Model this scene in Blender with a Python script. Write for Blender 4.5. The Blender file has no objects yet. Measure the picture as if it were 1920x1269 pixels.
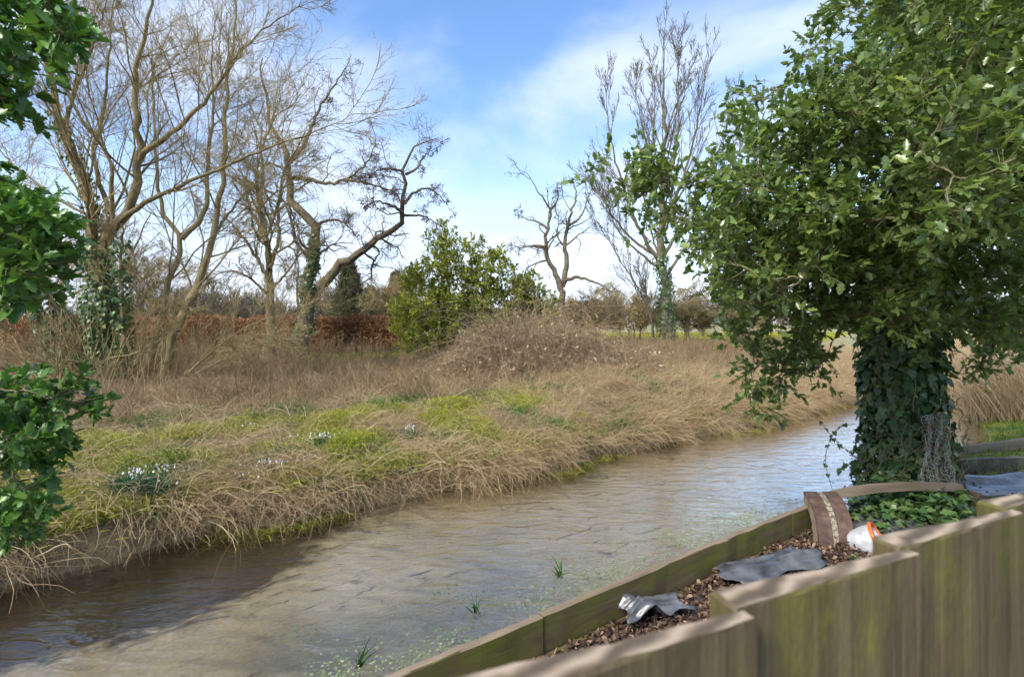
import bpy, math, random
import numpy as np
from mathutils import Vector, Matrix

random.seed(5)
rng = np.random.default_rng(11)
S = bpy.context.scene
COL = S.collection
R = math.radians

# ------------------------------------------------------------------ camera
CAMZ = 1.85          # metres above the water
F = 960.0            # focal length in photo pixels (18 mm on 36 mm)
HY = 605.0           # horizon row in the photo
cam_d = bpy.data.cameras.new("camera")
cam = bpy.data.objects.new("camera", cam_d)
COL.objects.link(cam)
cam.location = (0, 0, CAMZ)
cam.rotation_euler = (R(90), 0, 0)
cam_d.lens = 18.0
cam_d.sensor_width = 36.0
cam_d.shift_y = -29.5 / 1920.0
cam_d.clip_start = 0.02
cam_d.clip_end = 3000
cam_d.dof.use_dof = True
cam_d.dof.focus_distance = 6.0
cam_d.dof.aperture_fstop = 9.0
S.camera = cam

# ------------------------------------------------------------------ world
SUN_EL, SUN_AZ = R(42), R(-138)      # azimuth measured from +Y, clockwise
w = bpy.data.worlds.new("World")
S.world = w
w.use_nodes = True
nt = w.node_tree
nt.nodes.clear()
def WN(t): return nt.nodes.new(t)
out = WN("ShaderNodeOutputWorld")
sky = WN("ShaderNodeTexSky")
sky.sky_type = 'NISHITA'
sky.sun_disc = False
sky.sun_elevation = SUN_EL
sky.sun_rotation = SUN_AZ
sky.air_density = 1.0
sky.dust_density = 0.0
sky.ozone_density = 6.0
bg1 = WN("ShaderNodeBackground"); bg1.inputs[1].default_value = 0.105
nt.links.new(sky.outputs[0], bg1.inputs[0])
# thin cloud veil: noise on a flat cloud layer (direction divided by height)
tc = WN("ShaderNodeTexCoord")
sep = WN("ShaderNodeSeparateXYZ"); nt.links.new(tc.outputs["Generated"], sep.inputs[0])
def math_node(tree, op, a, b=None, c=None):
    m = tree.nodes.new("ShaderNodeMath"); m.operation = op
    for i, v in enumerate((a, b, c)):
        if v is None: continue
        if isinstance(v, (int, float)): m.inputs[i].default_value = v
        else: tree.links.new(v, m.inputs[i])
    return m.outputs[0]
zz = math_node(nt, 'MAXIMUM', sep.outputs[2], 0.0)
zd = math_node(nt, 'ADD', zz, 0.22)
cx = math_node(nt, 'DIVIDE', sep.outputs[0], zd)
cy = math_node(nt, 'DIVIDE', sep.outputs[1], zd)
cmb = WN("ShaderNodeCombineXYZ")
nt.links.new(cx, cmb.inputs[0]); nt.links.new(cy, cmb.inputs[1]); cmb.inputs[2].default_value = 6.4
n1 = WN("ShaderNodeTexNoise"); n1.inputs["Scale"].default_value = 1.35; n1.inputs["Detail"].default_value = 7; n1.inputs["Roughness"].default_value = 0.52
n1.inputs["Distortion"].default_value = 0.25
nt.links.new(cmb.outputs[0], n1.inputs["Vector"])
mr = WN("ShaderNodeMapRange"); mr.interpolation_type = 'SMOOTHSTEP'
mr.inputs[1].default_value = 0.40; mr.inputs[2].default_value = 0.70
mr.inputs[3].default_value = 0.0; mr.inputs[4].default_value = 0.78
nt.links.new(n1.outputs[0], mr.inputs[0])
# cloud veil is seen more edge-on, so denser, towards the horizon
hz = WN("ShaderNodeMapRange"); hz.interpolation_type = 'SMOOTHSTEP'
hz.inputs[1].default_value = -0.02; hz.inputs[2].default_value = 0.40
hz.inputs[3].default_value = 0.97; hz.inputs[4].default_value = 0.0
nt.links.new(sep.outputs[2], hz.inputs[0])
inv = math_node(nt, 'SUBTRACT', 1.0, mr.outputs[0])
inv2 = math_node(nt, 'SUBTRACT', 1.0, hz.outputs[0])
fac = math_node(nt, 'SUBTRACT', 1.0, math_node(nt, 'MULTIPLY', inv, inv2))
bg2 = WN("ShaderNodeBackground"); bg2.inputs[0].default_value = (0.78, 0.86, 1.0, 1); bg2.inputs[1].default_value = 0.445
mx = WN("ShaderNodeMixShader")
nt.links.new(fac, mx.inputs[0]); nt.links.new(bg1.outputs[0], mx.inputs[1]); nt.links.new(bg2.outputs[0], mx.inputs[2])
nt.links.new(mx.outputs[0], out.inputs[0])

# ------------------------------------------------------------------ sun (veiled)
sd = bpy.data.lights.new("sun", 'SUN'); sd.energy = 2.1; sd.angle = R(20); sd.color = (1.0, 0.93, 0.82)
so = bpy.data.objects.new("sun", sd); COL.objects.link(so)
sv = Vector((math.sin(SUN_AZ) * math.cos(SUN_EL), math.cos(SUN_AZ) * math.cos(SUN_EL), math.sin(SUN_EL)))
so.rotation_euler = sv.to_track_quat('Z', 'Y').to_euler()
so.location = (0, 0, 30)

# ------------------------------------------------------------------ exposure
S.view_settings.view_transform = 'Standard'
S.view_settings.look = 'None'
S.view_settings.exposure = 1.58
S.view_settings.gamma = 1.0
S.view_settings.use_curve_mapping = False
S.cycles.max_bounces = 5
S.cycles.diffuse_bounces = 3
S.cycles.glossy_bounces = 2
S.cycles.transmission_bounces = 3
S.cycles.transparent_max_bounces = 8
S.cycles.use_adaptive_sampling = True
S.cycles.adaptive_threshold = 0.03
S.cycles.caustics_reflective = False
S.cycles.caustics_refractive = False

# =================================================================== helpers
def P(px, py, Z):
    """point at photo pixel (px, py) and distance Z in front of the camera"""
    return np.array([(px - 960) / F * Z, Z, CAMZ - (py - HY) / F * Z])

DV = np.array([0.822, 0.569]); NV = np.array([-0.569, 0.822])   # along / across the stream
def SN(x, y): return x * DV[0] + y * DV[1], x * NV[0] + y * NV[1]
def XY(s, n): return s * DV[0] + n * NV[0], s * DV[1] + n * NV[1]
def near_bank(s):
    s = np.asarray(s, float); t = np.clip(s - 8.6, 0, None)
    return 2.1 + np.where(t < 3.5, 0.05 * t * t, 0.6125 + 0.35 * (t - 3.5))
def far_bank(s):
    s = np.asarray(s, float); t = np.clip(s - 10.6, 0, None)
    w_ = 0.10 * np.sin(s * 1.15 + 0.6) + 0.07 * np.sin(s * 2.7 + 1.0) + 0.04 * np.sin(s * 5.3)
    return 5.02 + w_ + np.where(t < 4.4, 0.04 * t * t, 0.774 + 0.35 * (t - 4.4))
def smooth(a, b, x):
    t = np.clip((x - a) / (b - a), 0, 1); return t * t * (3 - 2 * t)
def bumps(x, y):
    return (np.sin(x * 1.7 + y * 0.9) * np.sin(y * 1.9 - x * 0.4 + 1.3) * 0.5 + np.sin(x * 4.1 - y * 2.3 + 2) * np.sin(y * 4.7 + x) * 0.25
            + np.sin(x * 0.45 + 1) * np.sin(y * 0.38 + 2) * 0.8)
def height(x, y):
    x = np.asarray(x, float); y = np.asarray(y, float)
    s, n = SN(x, y); u = n - far_bank(s); v = near_bank(s) - n
    far = np.interp(u, [-9, -1.2, -0.35, 0.0, 0.10, 0.32, 1.1, 2.5, 4.5, 400], [-0.22, -0.22, -0.20, -0.03, 0.13, 0.33, 0.48, 0.61, 0.63, 0.62])
    far = far + (bumps(x, y) * 0.065 + .065 * np.sin(x * 5.3 + y * 2) * np.sin(y * 6.1 - x * 1.7)) * smooth(0.1, 0.6, u) * smooth(40, 12, y)
    far = far + .34 * np.exp(-((x - .5) / 2.5) ** 2 - ((y - 11.2) / 1.8) ** 2) * smooth(.1, 1.6, u)
    far = far + .26 * np.exp(-((s - 6.8) / 2.6) ** 2 - ((u - 1.5) / 1.0) ** 2) * smooth(.05, .5, u)
    nr = np.interp(v, [-9, -0.03, 0.0, 0.02, 400], [-0.24, -0.22, -0.05, 0.15, 0.15])
    nr = nr + .12 * smooth(4.5, 4.9, x) * smooth(5.6, 5.95, y) * smooth(0., .08, v)
    nr2 = np.interp(v, [-9, -0.5, 0.0, 0.4, 2.0, 400], [-0.24, -0.2, -0.02, 0.16, 0.4, 0.45])
    k = smooth(8.4, 9.8, s)
    nr = nr * (1 - k) + nr2 * k
    return np.where(u > -1.3, far, np.where(v > -0.6, nr, -0.22))

def fast_mesh(name, verts, faces, tint=None, smooth_=False, mat_idx=None):
    verts = np.ascontiguousarray(verts, np.float32); faces = np.ascontiguousarray(faces, np.int32)
    me = bpy.data.meshes.new(name); k = faces.shape[1]
    me.vertices.add(len(verts)); me.vertices.foreach_set("co", verts.ravel())
    me.loops.add(faces.size); me.loops.foreach_set("vertex_index", faces.ravel())
    me.polygons.add(len(faces))
    me.polygons.foreach_set("loop_start", np.arange(0, faces.size, k, dtype=np.int32))
    if smooth_: me.polygons.foreach_set("use_smooth", np.ones(len(faces), bool))
    if mat_idx is not None: me.polygons.foreach_set("material_index", np.ascontiguousarray(mat_idx, np.int32))
    me.update(calc_edges=True)
    if tint is not None:
        a = me.attributes.new("tint", 'FLOAT', 'POINT'); a.data.foreach_set("value", np.ascontiguousarray(tint, np.float32))
    return me

def link(name, me, mat=None, parent=None, loc=None):
    o = bpy.data.objects.new(name, me); COL.objects.link(o)
    if mat is not None and me is not None and not me.materials: me.materials.append(mat)
    if parent is not None: o.parent = parent
    if loc is not None: o.location = loc
    return o

def tag(o, label=None, cat=None, group=None, kind=None):
    if label: o["label"] = label
    if cat: o["category"] = cat
    if group: o["group"] = group
    if kind: o["kind"] = kind
    return o

def empty(name, loc, label, cat, group=None):
    o = bpy.data.objects.new(name, None); COL.objects.link(o); o.location = loc; o.empty_display_size = 0.1
    return tag(o, label, cat, group)

def under(o, parent):
    """parent keeping the world placement (parents here are unrotated empties)"""
    o.parent = parent; o.location = Vector(o.location) - Vector(parent.location); return o

def norm(v): return v / np.maximum(np.linalg.norm(v, axis=-1, keepdims=True), 1e-9)

def tubes(PT, RD, sides):
    """PT (N,K,3) polylines, RD (N,K) radii -> verts, quads; sides == 2 gives flat ribbons"""
    PT = np.asarray(PT, float); RD = np.asarray(RD, float); N, K, _ = PT.shape
    T = norm(np.gradient(PT, axis=1)); md = norm(PT[:, -1] - PT[:, 0])
    ref = norm(np.cross(md, norm(rng.normal(size=(N, 3)))))[:, None, :]
    A = norm(ref - (ref * T).sum(-1, keepdims=True) * T); B = np.cross(T, A)
    if sides == 2:
        V = np.stack([PT - A * RD[..., None], PT + A * RD[..., None]], 2)
        idx = np.arange(N * K * 2).reshape(N, K, 2)
        Fq = np.stack([idx[:, :-1, 0], idx[:, :-1, 1], idx[:, 1:, 1], idx[:, 1:, 0]], -1).reshape(-1, 4)
        return V.reshape(-1, 3), Fq
    an = np.arange(sides) / sides * 2 * np.pi
    V = PT[:, :, None, :] + RD[..., None, None] * (np.cos(an)[:, None] * A[:, :, None, :] + np.sin(an)[:, None] * B[:, :, None, :])
    idx = np.arange(N * K * sides).reshape(N, K, sides); nx = np.roll(idx, -1, axis=2)
    Fq = np.stack([idx[:, :-1], nx[:, :-1], nx[:, 1:], idx[:, 1:]], -1).reshape(-1, 4)
    return V.reshape(-1, 3), Fq

def join(parts):
    vs, fs, ts, o = [], [], [], 0
    for p in parts:
        vs.append(p[0]); fs.append(p[1] + o); o += len(p[0])
        ts.append(p[2] if len(p) > 2 else np.full(len(p[0]), 0.5))
    return np.concatenate(vs), np.concatenate(fs), np.concatenate(ts)

def resample(pts, K):
    pts = np.asarray(pts, float)
    for _ in range(2):      # corner rounding
        q = [pts[0]]
        for a, b in zip(pts[:-1], pts[1:]): q += [a * .75 + b * .25, a * .25 + b * .75]
        q.append(pts[-1]); pts = np.array(q)
    d = np.r_[0, np.cumsum(np.linalg.norm(np.diff(pts, axis=0), axis=1))]
    t = np.linspace(0, d[-1], K)
    return np.stack([np.interp(t, d, pts[:, i]) for i in range(3)], 1)

def children(PT, RD, m, lo, hi, ang, wig, trop, K, tmin=0.2, rmin=0.002, rk=0.6, tip=0.35, absL=None):
    """m side branches on every polyline, all at once"""
    N, k, _ = PT.shape
    L = np.linalg.norm(np.diff(PT, axis=1), axis=2).sum(1)
    pi = np.repeat(np.arange(N), m); M = len(pi)
    t = tmin + (1 - tmin) * rng.random(M) ** 0.85
    f = t * (k - 1); i0 = np.minimum(f.astype(int), k - 2); fr = (f - i0)[:, None]
    base = PT[pi, i0] * (1 - fr) + PT[pi, i0 + 1] * fr
    tan = norm(PT[pi, i0 + 1] - PT[pi, i0])
    rb = RD[pi, i0] * (1 - fr[:, 0]) + RD[pi, i0 + 1] * fr[:, 0]
    side = norm(np.cross(tan, rng.normal(size=(M, 3))))
    a = R(ang) * (0.6 + 0.8 * rng.random(M))[:, None]
    d = norm(tan * np.cos(a) + side * np.sin(a))
    ln = (absL if absL is not None else L[pi]) * rng.uniform(lo, hi, M) * (1.15 - 0.65 * t)
    st = (ln / (K - 1))[:, None]
    out_ = [base]; p = base
    for _ in range(K - 1):
        d = norm(d + rng.normal(size=(M, 3)) * wig + np.asarray(trop))
        p = p + d * st; out_.append(p)
    r0 = np.maximum(rb * rk, rmin)
    RDc = r0[:, None] * np.linspace(1, tip, K)[None] ; RDc = np.maximum(RDc, rmin * 0.7)
    return np.stack(out_, 1), RDc

# ---- materials
def new_mat(name):
    m = bpy.data.materials.new(name); m.use_nodes = True
    t = m.node_tree; b = t.nodes["Principled BSDF"]; return m, t, b
def tex_coord(t, kind="Object"):
    n = t.nodes.new("ShaderNodeTexCoord"); return n.outputs[kind]
def position(t): return t.nodes.new("ShaderNodeNewGeometry").outputs["Position"]
def noise(t, vec, scale, detail=4, rough=0.55, stretch=None, dist=0.0):
    if stretch:
        mp = t.nodes.new("ShaderNodeMapping"); mp.inputs["Scale"].default_value = stretch; t.links.new(vec, mp.inputs[0]); vec = mp.outputs[0]
    n = t.nodes.new("ShaderNodeTexNoise"); n.inputs["Scale"].default_value = scale; n.inputs["Detail"].default_value = detail
    n.inputs["Roughness"].default_value = rough; n.inputs["Distortion"].default_value = dist
    t.links.new(vec, n.inputs["Vector"]); return n.outputs[0]
def ramp(t, fac, stops):
    n = t.nodes.new("ShaderNodeValToRGB"); e = n.color_ramp.elements
    while len(e) < len(stops): e.new(0.5)
    for i, (p, c) in enumerate(stops): e[i].position = p; e[i].color = (*c, 1)
    t.links.new(fac, n.inputs[0]); return n.outputs[0]
def mixc(t, fac, a, b, mode='MIX'):
    n = t.nodes.new("ShaderNodeMix"); n.data_type = 'RGBA'; n.blend_type = mode
    for sock, v in ((n.inputs[0], fac), (n.inputs[6], a), (n.inputs[7], b)):
        if isinstance(v, (int, float)): sock.default_value = v
        elif isinstance(v, tuple): sock.default_value = (*v, 1)
        else: t.links.new(v, sock)
    return n.outputs[2]
def bump(t, b, h, dist, strength=1.0):
    n = t.nodes.new("ShaderNodeBump"); n.inputs["Distance"].default_value = dist; n.inputs["Strength"].default_value = strength
    t.links.new(h, n.inputs["Height"]); t.links.new(n.outputs[0], b.inputs["Normal"]); return n
def attr(t, name):
    n = t.nodes.new("ShaderNodeAttribute"); n.attribute_name = name; return n.outputs["Fac"]
def obj_random(t): return t.nodes.new("ShaderNodeObjectInfo").outputs["Random"]

def mat_bark(name, c1, c2, c3, scale=9.0):
    m, t, b = new_mat(name); v = position(t)
    f = noise(t, v, scale, 5, 0.6, (1, 1, 0.35)); f2 = noise(t, v, 1.3, 3)
    c = ramp(t, f, [(0.3, c1), (0.55, c2), (0.75, c3)])
    c = mixc(t, ramp(t, f2, [(0.42, (0, 0, 0)), (0.62, (1, 1, 1))]), c, mixc(t, 0.5, c, c3))
    lich = noise(t, v, 6.0, 5, .65)
    c = mixc(t, math_node(t, 'MULTIPLY', ramp(t, lich, [(.5, (0, 0, 0)), (.62, (1, 1, 1))]), .45), c, (.20, .21, .09))
    t.links.new(c, b.inputs["Base Color"]); b.inputs["Roughness"].default_value = 0.9
    bump(t, b, noise(t, v, scale * 3, 5, 0.7, (1, 1, 0.25)), 0.03); return m
def mat_leaf(name, stops, rough=0.35, spec=0.5, trans=0.2, use_random=False):
    m, t, b = new_mat(name)
    f = attr(t, "tint")
    if use_random: f = math_node(t, 'FRACT', math_node(t, 'ADD', f, obj_random(t)))
    c = ramp(t, f, stops)
    t.links.new(c, b.inputs["Base Color"]); b.inputs["Roughness"].default_value = rough; b.inputs["Specular IOR Level"].default_value = spec
    if trans:
        tr = t.nodes.new("ShaderNodeBsdfTranslucent"); t.links.new(mixc(t, 1.0, c, (1.25, 1.3, 0.7), 'MULTIPLY'), tr.inputs[0])
        ms = t.nodes.new("ShaderNodeMixShader"); ms.inputs[0].default_value = trans
        o = t.nodes["Material Output"]; t.links.new(b.outputs[0], ms.inputs[1]); t.links.new(tr.outputs[0], ms.inputs[2]); t.links.new(ms.outputs[0], o.inputs[0])
    return m

M = {}
M['willow'] = mat_bark("willow_bark", (.11, .08, .037), (.23, .172, .08), (.33, .26, .128))
M['twig'] = mat_bark("willow_twig_bark", (.19, .135, .058), (.34, .255, .112), (.46, .36, .165), 5)
M['greybark'] = mat_bark("grey_brown_bark", (.07, .055, .038), (.135, .108, .073), (.20, .165, .115))
M['curlbark'] = mat_bark("ruddy_brown_bark", (.07, .048, .03), (.13, .092, .058), (.20, .15, .095))
M['hollybark'] = mat_bark("olive_holly_bark", (.11, .10, .045), (.20, .18, .08), (.30, .27, .14))
M['darkbark'] = mat_bark("dark_trunk_bark", (.05, .04, .03), (.10, .08, .055), (.16, .13, .09))
M['holly'] = mat_leaf("holly_leaf", [(0, (.085, .13, .045)), (.4, (.155, .225, .065)), (.75, (.235, .32, .09)), (.95, (.36, .43, .12)), (1, (.56, .52, .12))], 0.27, 0.7, 0.40)
M['hollyL'] = mat_leaf("young_holly_leaf", [(0, (.045, .11, .025)), (.5, (.095, .21, .04)), (.85, (.16, .31, .055)), (1, (.32, .45, .10))], 0.36, 0.5, 0.25)
M['ivy'] = mat_leaf("ivy_leaf", [(0, (.028, .062, .022)), (.45, (.075, .14, .04)), (.8, (.14, .22, .06)), (.97, (.24, .30, .08)), (1, (.34, .24, .09))], 0.40, 0.5, 0.15)
M['bush'] = mat_leaf("bush_leaf", [(0, (.10, .135, .03)), (.45, (.25, .29, .05)), (.8, (.44, .43, .07)), (1, (.60, .55, .10))], 0.5, 0.3, 0.3)
M['beech'] = mat_leaf("dead_beech_leaf", [(0, (.15, .068, .033)), (.5, (.29, .14, .072)), (1, (.46, .26, .15))], 0.7, 0.2, 0.25)
M['conifer'] = mat_leaf("conifer_needles", [(0, (.05, .06, .03)), (.5, (.10, .105, .05)), (1, (.19, .165, .08))], 0.7, 0.2, 0.1)

# leaf templates (length 1 along +Y, +Z up)
def leaf_template(side, cl):
    """side: list of (x,y,z) on the right margin, cl: inner centre line points; triangles between"""
    v = [(0, 0, 0)] + cl + [(0, 1, -0.06)]
    nC = len(v); n = len(side)
    rightv = [(x, y, z) for x, y, z in side]; leftv = [(-x, y, z * 0.8 + 0.01) for x, y, z in side]
    v = v + rightv + leftv; f = []
    cy_ = [p[1] for p in v[:nC]]
    for off, flip in ((nC, False), (nC + n, True)):
        ci, si = 0, 0
        f0 = []
        while ci < nC - 1 or si < n - 1:
            if si == n - 1 or (ci < nC - 1 and cy_[ci + 1] <= side[si + 1][1]):
                f0.append((ci, off + si, ci + 1)); ci += 1
            else:
                f0.append((ci, off + si, off + si + 1)); si += 1
        f += [(a, c, b) if flip else (a, b, c) for a, b, c in f0]
    return np.array(v, float), np.array(f, int)
HOLLY = leaf_template([(.10, .06, .02), (.27, .20, .10), (.20, .34, .03), (.33, .50, .12), (.19, .66, .03), (.20, .82, .08)], [(0, .33, -.03), (0, .66, -.04)])
OVAL = leaf_template([(.16, .2, .05), (.24, .5, .07), (.15, .8, .04)], [(0, .5, -.03)])
IVY = (np.array([(0, .25, -.03), (0, 0, 0), (.28, -.12, .03), (.50, .12, .0), (.30, .36, .04), (.33, .66, -.02), (.14, .66, .03), (0, 1.0, -.08), (-.14, .66, .03), (-.33, .66, -.02), (-.30, .36, .04), (-.50, .12, 0), (-.28, -.12, .03)], float),
       np.array([(0, i, i + 1) for i in range(1, 12)] + [(0, 12, 1)], int))

def leaf_frames(dirs, up_bias=0.6, roll=0.6):
    """frames for leaves growing along dirs with the upper face roughly skyward"""
    y = norm(dirs); up = np.array([0, 0, 1.0]) * up_bias + rng.normal(size=y.shape) * roll
    z = norm(up - (up * y).sum(-1, keepdims=True) * y); x = np.cross(y, z)
    return np.stack([x, y, z], -1)      # columns
def leaves_mesh(tpl, pos, fr, size, tint):
    V, Fc = tpl; N = len(pos)
    W = np.einsum('nij,kj->nki', fr, V) * size[:, None, None] + pos[:, None, :]
    Fn = (Fc[None] + (np.arange(N) * len(V))[:, None, None]).reshape(-1, 3)
    return W.reshape(-1, 3), Fn, np.repeat(tint, len(V))
def project(p):
    Z = np.maximum(p[:, 1], 1e-3); return 960 + p[:, 0] / Z * F, HY + (CAMZ - p[:, 2]) / Z * F
def split_leaves(root, tpl, pos, fr, size, tint, mat, n_single=300, name="leaf", score=None, rest="foliage"):
    """the n_single leaves that show largest become objects of their own, the rest one mesh"""
    px, py = project(pos); vis = (pos[:, 1] > 0.3) & (px > 0) & (px < 1920) & (py > 0) & (py < 1269)
    key = np.where(vis, pos[:, 1] / size if score is None else score, 1e9)
    order = np.argsort(key); n_single = min(n_single, int(vis.sum())); one = order[:n_single]; other = order[n_single:]
    variants = []
    for k in range(8):
        Vv = tpl[0].copy(); Vv[:, 2] *= 0.6 + 0.15 * k; Vv[:, 2] -= (k % 4) * 0.05 * Vv[:, 1] ** 2
        me = fast_mesh(name, Vv, tpl[1], np.full(len(Vv), (k + 0.5) / 8)); me.materials.append(mat); variants.append(me)
    base = Vector(root.location)
    for i in one:
        o = bpy.data.objects.new(name, variants[int(tint[i] * 7.99)]); COL.objects.link(o); o.parent = root
        m4 = Matrix([[*(fr[i][r] * size[i]), pos[i][r] - base[r]] for r in range(3)] + [[0, 0, 0, 1]]); o.matrix_local = m4
    if len(other):
        v, f, t = leaves_mesh(tpl, pos[other], fr[other], size[other], tint[other])
        o = link(rest, fast_mesh(rest, v, f, t), mat); under(o, root); o["kind"] = "stuff"

def poly_mesh(name, PT, RD, sides, smooth_=True):
    v, f = tubes(PT, RD, sides); return fast_mesh(name, v, f, None, smooth_)

exec_later = []
# =================================================================== GROUND, BED, WATER
def ground_build():
    sl = np.unique(np.r_[np.linspace(-160, -14, 30), np.linspace(-14, 24, 230), np.linspace(24, 60, 60), np.linspace(60, 700, 40)])
    vn = np.r_[250, 80, 30, 12, 6, 4, 3, 2, 1.5, 1, .6, .3, .1, .022, .002]          # v on the near side
    mid = np.linspace(0, 1, 14)[1:-1]
    uf = np.r_[0, .05, .1, .2, .32, .5, .7, .9, 1.1, 1.4, 1.7, 2.1, 2.5, 3, 3.6, 4.5, 5.5, 7, 9, 11, 14, 18, 23, 30, 40, 60, 100, 200, 420, 900]
    rows = []
    for s in sl:
        nb, fb = float(near_bank(s)), float(far_bank(s))
        n = np.r_[nb - vn, nb + (fb - 0.35 - nb) * mid + 0.02, fb - 0.3, fb - 0.15, fb + uf]; rows.append(n)
    n = np.array(rows); s = np.repeat(sl[:, None], n.shape[1], 1)
    x, y = XY(s, n); z = height(x, y)
    V = np.stack([x, y, z], -1).reshape(-1, 3); a, b = n.shape
    idx = np.arange(a * b).reshape(a, b)
    Fq = np.stack([idx[:-1, :-1], idx[1:, :-1], idx[1:, 1:], idx[:-1, 1:]], -1)
    col = np.arange(b - 1); nv = len(vn)
    mi = np.where(col < nv - 1, 2, np.where(col < nv + len(mid) + 2, 1, 0))
    mi = np.repeat(mi[None], a - 1, 0)
    me = fast_mesh("ground", V, Fq.reshape(-1, 4), None, True, mi.reshape(-1))
    # meadow / bank soil
    m, t, b_ = new_mat("meadow_soil"); v = position(t)
    f = noise(t, v, 0.9, 6, 0.62); f2 = noise(t, v, 14, 5, 0.7)
    c = ramp(t, f, [(.30, (.10, .085, .035)), (.5, (.17, .125, .065)), (.66, (.23, .17, .09))])
    c = mixc(t, 0.5, c, ramp(t, f2, [(.3, (.05, .04, .02)), (.7, (.30, .23, .13))]))
    # pasture further off is grass
    sp = t.nodes.new("ShaderNodeSeparateXYZ"); t.links.new(v, sp.inputs[0])
    far_f = t.nodes.new("ShaderNodeMapRange"); t.links.new(math_node(t, 'ADD', sp.outputs[1], math_node(t, 'MULTIPLY', f, 6.0)), far_f.inputs[0]); far_f.inputs[1].default_value = 27; far_f.inputs[2].default_value = 30
    c = mixc(t, far_f.outputs[0], c, ramp(t, noise(t, v, .25, 5), [(.35, (.22, .21, .085)), (.65, (.35, .30, .14))]))
    t.links.new(c, b_.inputs["Base Color"]); b_.inputs["Roughness"].default_value = .95
    bump(t, b_, f2, 0.05); me.materials.append(m)
    # stream bed: pale sandy silt, dark weed, dark channel with painted-in reflection
    m, t, b_ = new_mat("stream_bed_sand"); v = position(t)
    sp = t.nodes.new("ShaderNodeSeparateXYZ"); t.links.new(v, sp.inputs[0])
    def dot2(a0, a1): return math_node(t, 'ADD', math_node(t, 'MULTIPLY', sp.outputs[0], float(a0)), math_node(t, 'MULTIPLY', sp.outputs[1], float(a1)))
    s_, n_ = dot2(*DV), dot2(*NV)
    cb = t.nodes.new("ShaderNodeCombineXYZ"); t.links.new(s_, cb.inputs[0]); t.links.new(n_, cb.inputs[1]); sv_ = cb.outputs[0]
    nz = noise(t, sv_, 1.1, 5, 0.6, (0.55, 1.3, 1)); nf = noise(t, sv_, 7, 6, 0.68, (0.5, 1.2, 1), 0.6); ng = noise(t, sv_, 38, 4, 0.6)
    sand = ramp(t, nz, [(.3, (.52, .42, .26)), (.52, (.70, .59, .39)), (.72, (.80, .71, .51))])
    sand = mixc(t, 0.35, sand, ramp(t, ng, [(.35, (.2, .15, .08)), (.65, (.58, .48, .31))]))
    # deep dark bed plus tree reflections painted in along far bank, narrowing upstream
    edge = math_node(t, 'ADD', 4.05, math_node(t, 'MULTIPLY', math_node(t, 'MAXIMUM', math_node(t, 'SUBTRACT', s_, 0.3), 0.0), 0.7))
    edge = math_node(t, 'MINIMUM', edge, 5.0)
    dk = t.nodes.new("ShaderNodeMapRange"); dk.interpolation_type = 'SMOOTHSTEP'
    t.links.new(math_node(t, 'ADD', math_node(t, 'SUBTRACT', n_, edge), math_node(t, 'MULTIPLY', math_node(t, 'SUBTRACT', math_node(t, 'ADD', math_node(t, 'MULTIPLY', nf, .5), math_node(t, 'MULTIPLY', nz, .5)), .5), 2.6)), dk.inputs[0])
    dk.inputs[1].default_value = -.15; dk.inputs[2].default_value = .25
    # grey silt and weed by the boards
    gs = t.nodes.new("ShaderNodeMapRange"); gs.interpolation_type = 'SMOOTHSTEP'
    t.links.new(math_node(t, 'ADD', math_node(t, 'SUBTRACT', 2.75, n_), math_node(t, 'MULTIPLY', math_node(t, 'SUBTRACT', nf, .5), 1.5)), gs.inputs[0])
    gs.inputs[1].default_value = -.1; gs.inputs[2].default_value = .35
    sp_f = ramp(t, math_node(t, 'ADD', math_node(t, 'MULTIPLY', nf, .6), math_node(t, 'MULTIPLY', nz, .4)), [(.57, (0, 0, 0)), (.63, (1, 1, 1))])
    c = mixc(t, sp_f, sand, (.075, .065, .05))
    c = mixc(t, math_node(t, 'MULTIPLY', gs.outputs[0], .5), c, ramp(t, nf, [(.3, (.07, .065, .055)), (.6, (.24, .215, .17))]))
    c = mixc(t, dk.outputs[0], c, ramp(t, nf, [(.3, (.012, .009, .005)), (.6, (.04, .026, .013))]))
    t.links.new(c, b_.inputs["Base Color"]); b_.inputs["Roughness"].default_value = .9
    bump(t, b_, nf, .03); me.materials.append(m)
    # garden bed
    m, t, b_ = new_mat("garden_soil"); v = position(t)
    f = noise(t, v, 22, 5, .7); g = noise(t, v, .8, 3)
    c = ramp(t, f, [(.3, (.035, .024, .016)), (.7, (.15, .10, .07))])
    sp = t.nodes.new("ShaderNodeSeparateXYZ"); t.links.new(v, sp.inputs[0])
    lawn = t.nodes.new("ShaderNodeMapRange"); t.links.new(sp.outputs[0], lawn.inputs[0]); lawn.inputs[1].default_value = 4.7; lawn.inputs[2].default_value = 5.2
    c = mixc(t, lawn.outputs[0], c, ramp(t, noise(t, v, 6, 5), [(.35, (.13, .17, .03)), (.65, (.30, .30, .09))]))
    t.links.new(c, b_.inputs["Base Color"]); b_.inputs["Roughness"].default_value = .95
    bump(t, b_, f, .03); me.materials.append(m)
    o = link("ground", me); tag(o, "rough meadow ground, sandy stream bed and garden soil", "ground", kind="structure")
    # water
    sl = np.linspace(-14, 45, 160); q = np.linspace(0, 1, 8)
    rows = np.array([float(near_bank(s_)) - 0.0 + 0.012 + (float(far_bank(s_)) + 0.06 - float(near_bank(s_))) * q for s_ in sl])
    s2 = np.repeat(sl[:, None], 8, 1); x, y = XY(s2, rows)
    V = np.stack([x, y, np.zeros_like(x)], -1).reshape(-1, 3); idx = np.arange(len(sl) * 8).reshape(-1, 8)
    Fq = np.stack([idx[:-1, :-1], idx[1:, :-1], idx[1:, 1:], idx[:-1, 1:]], -1).reshape(-1, 4)
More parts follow.
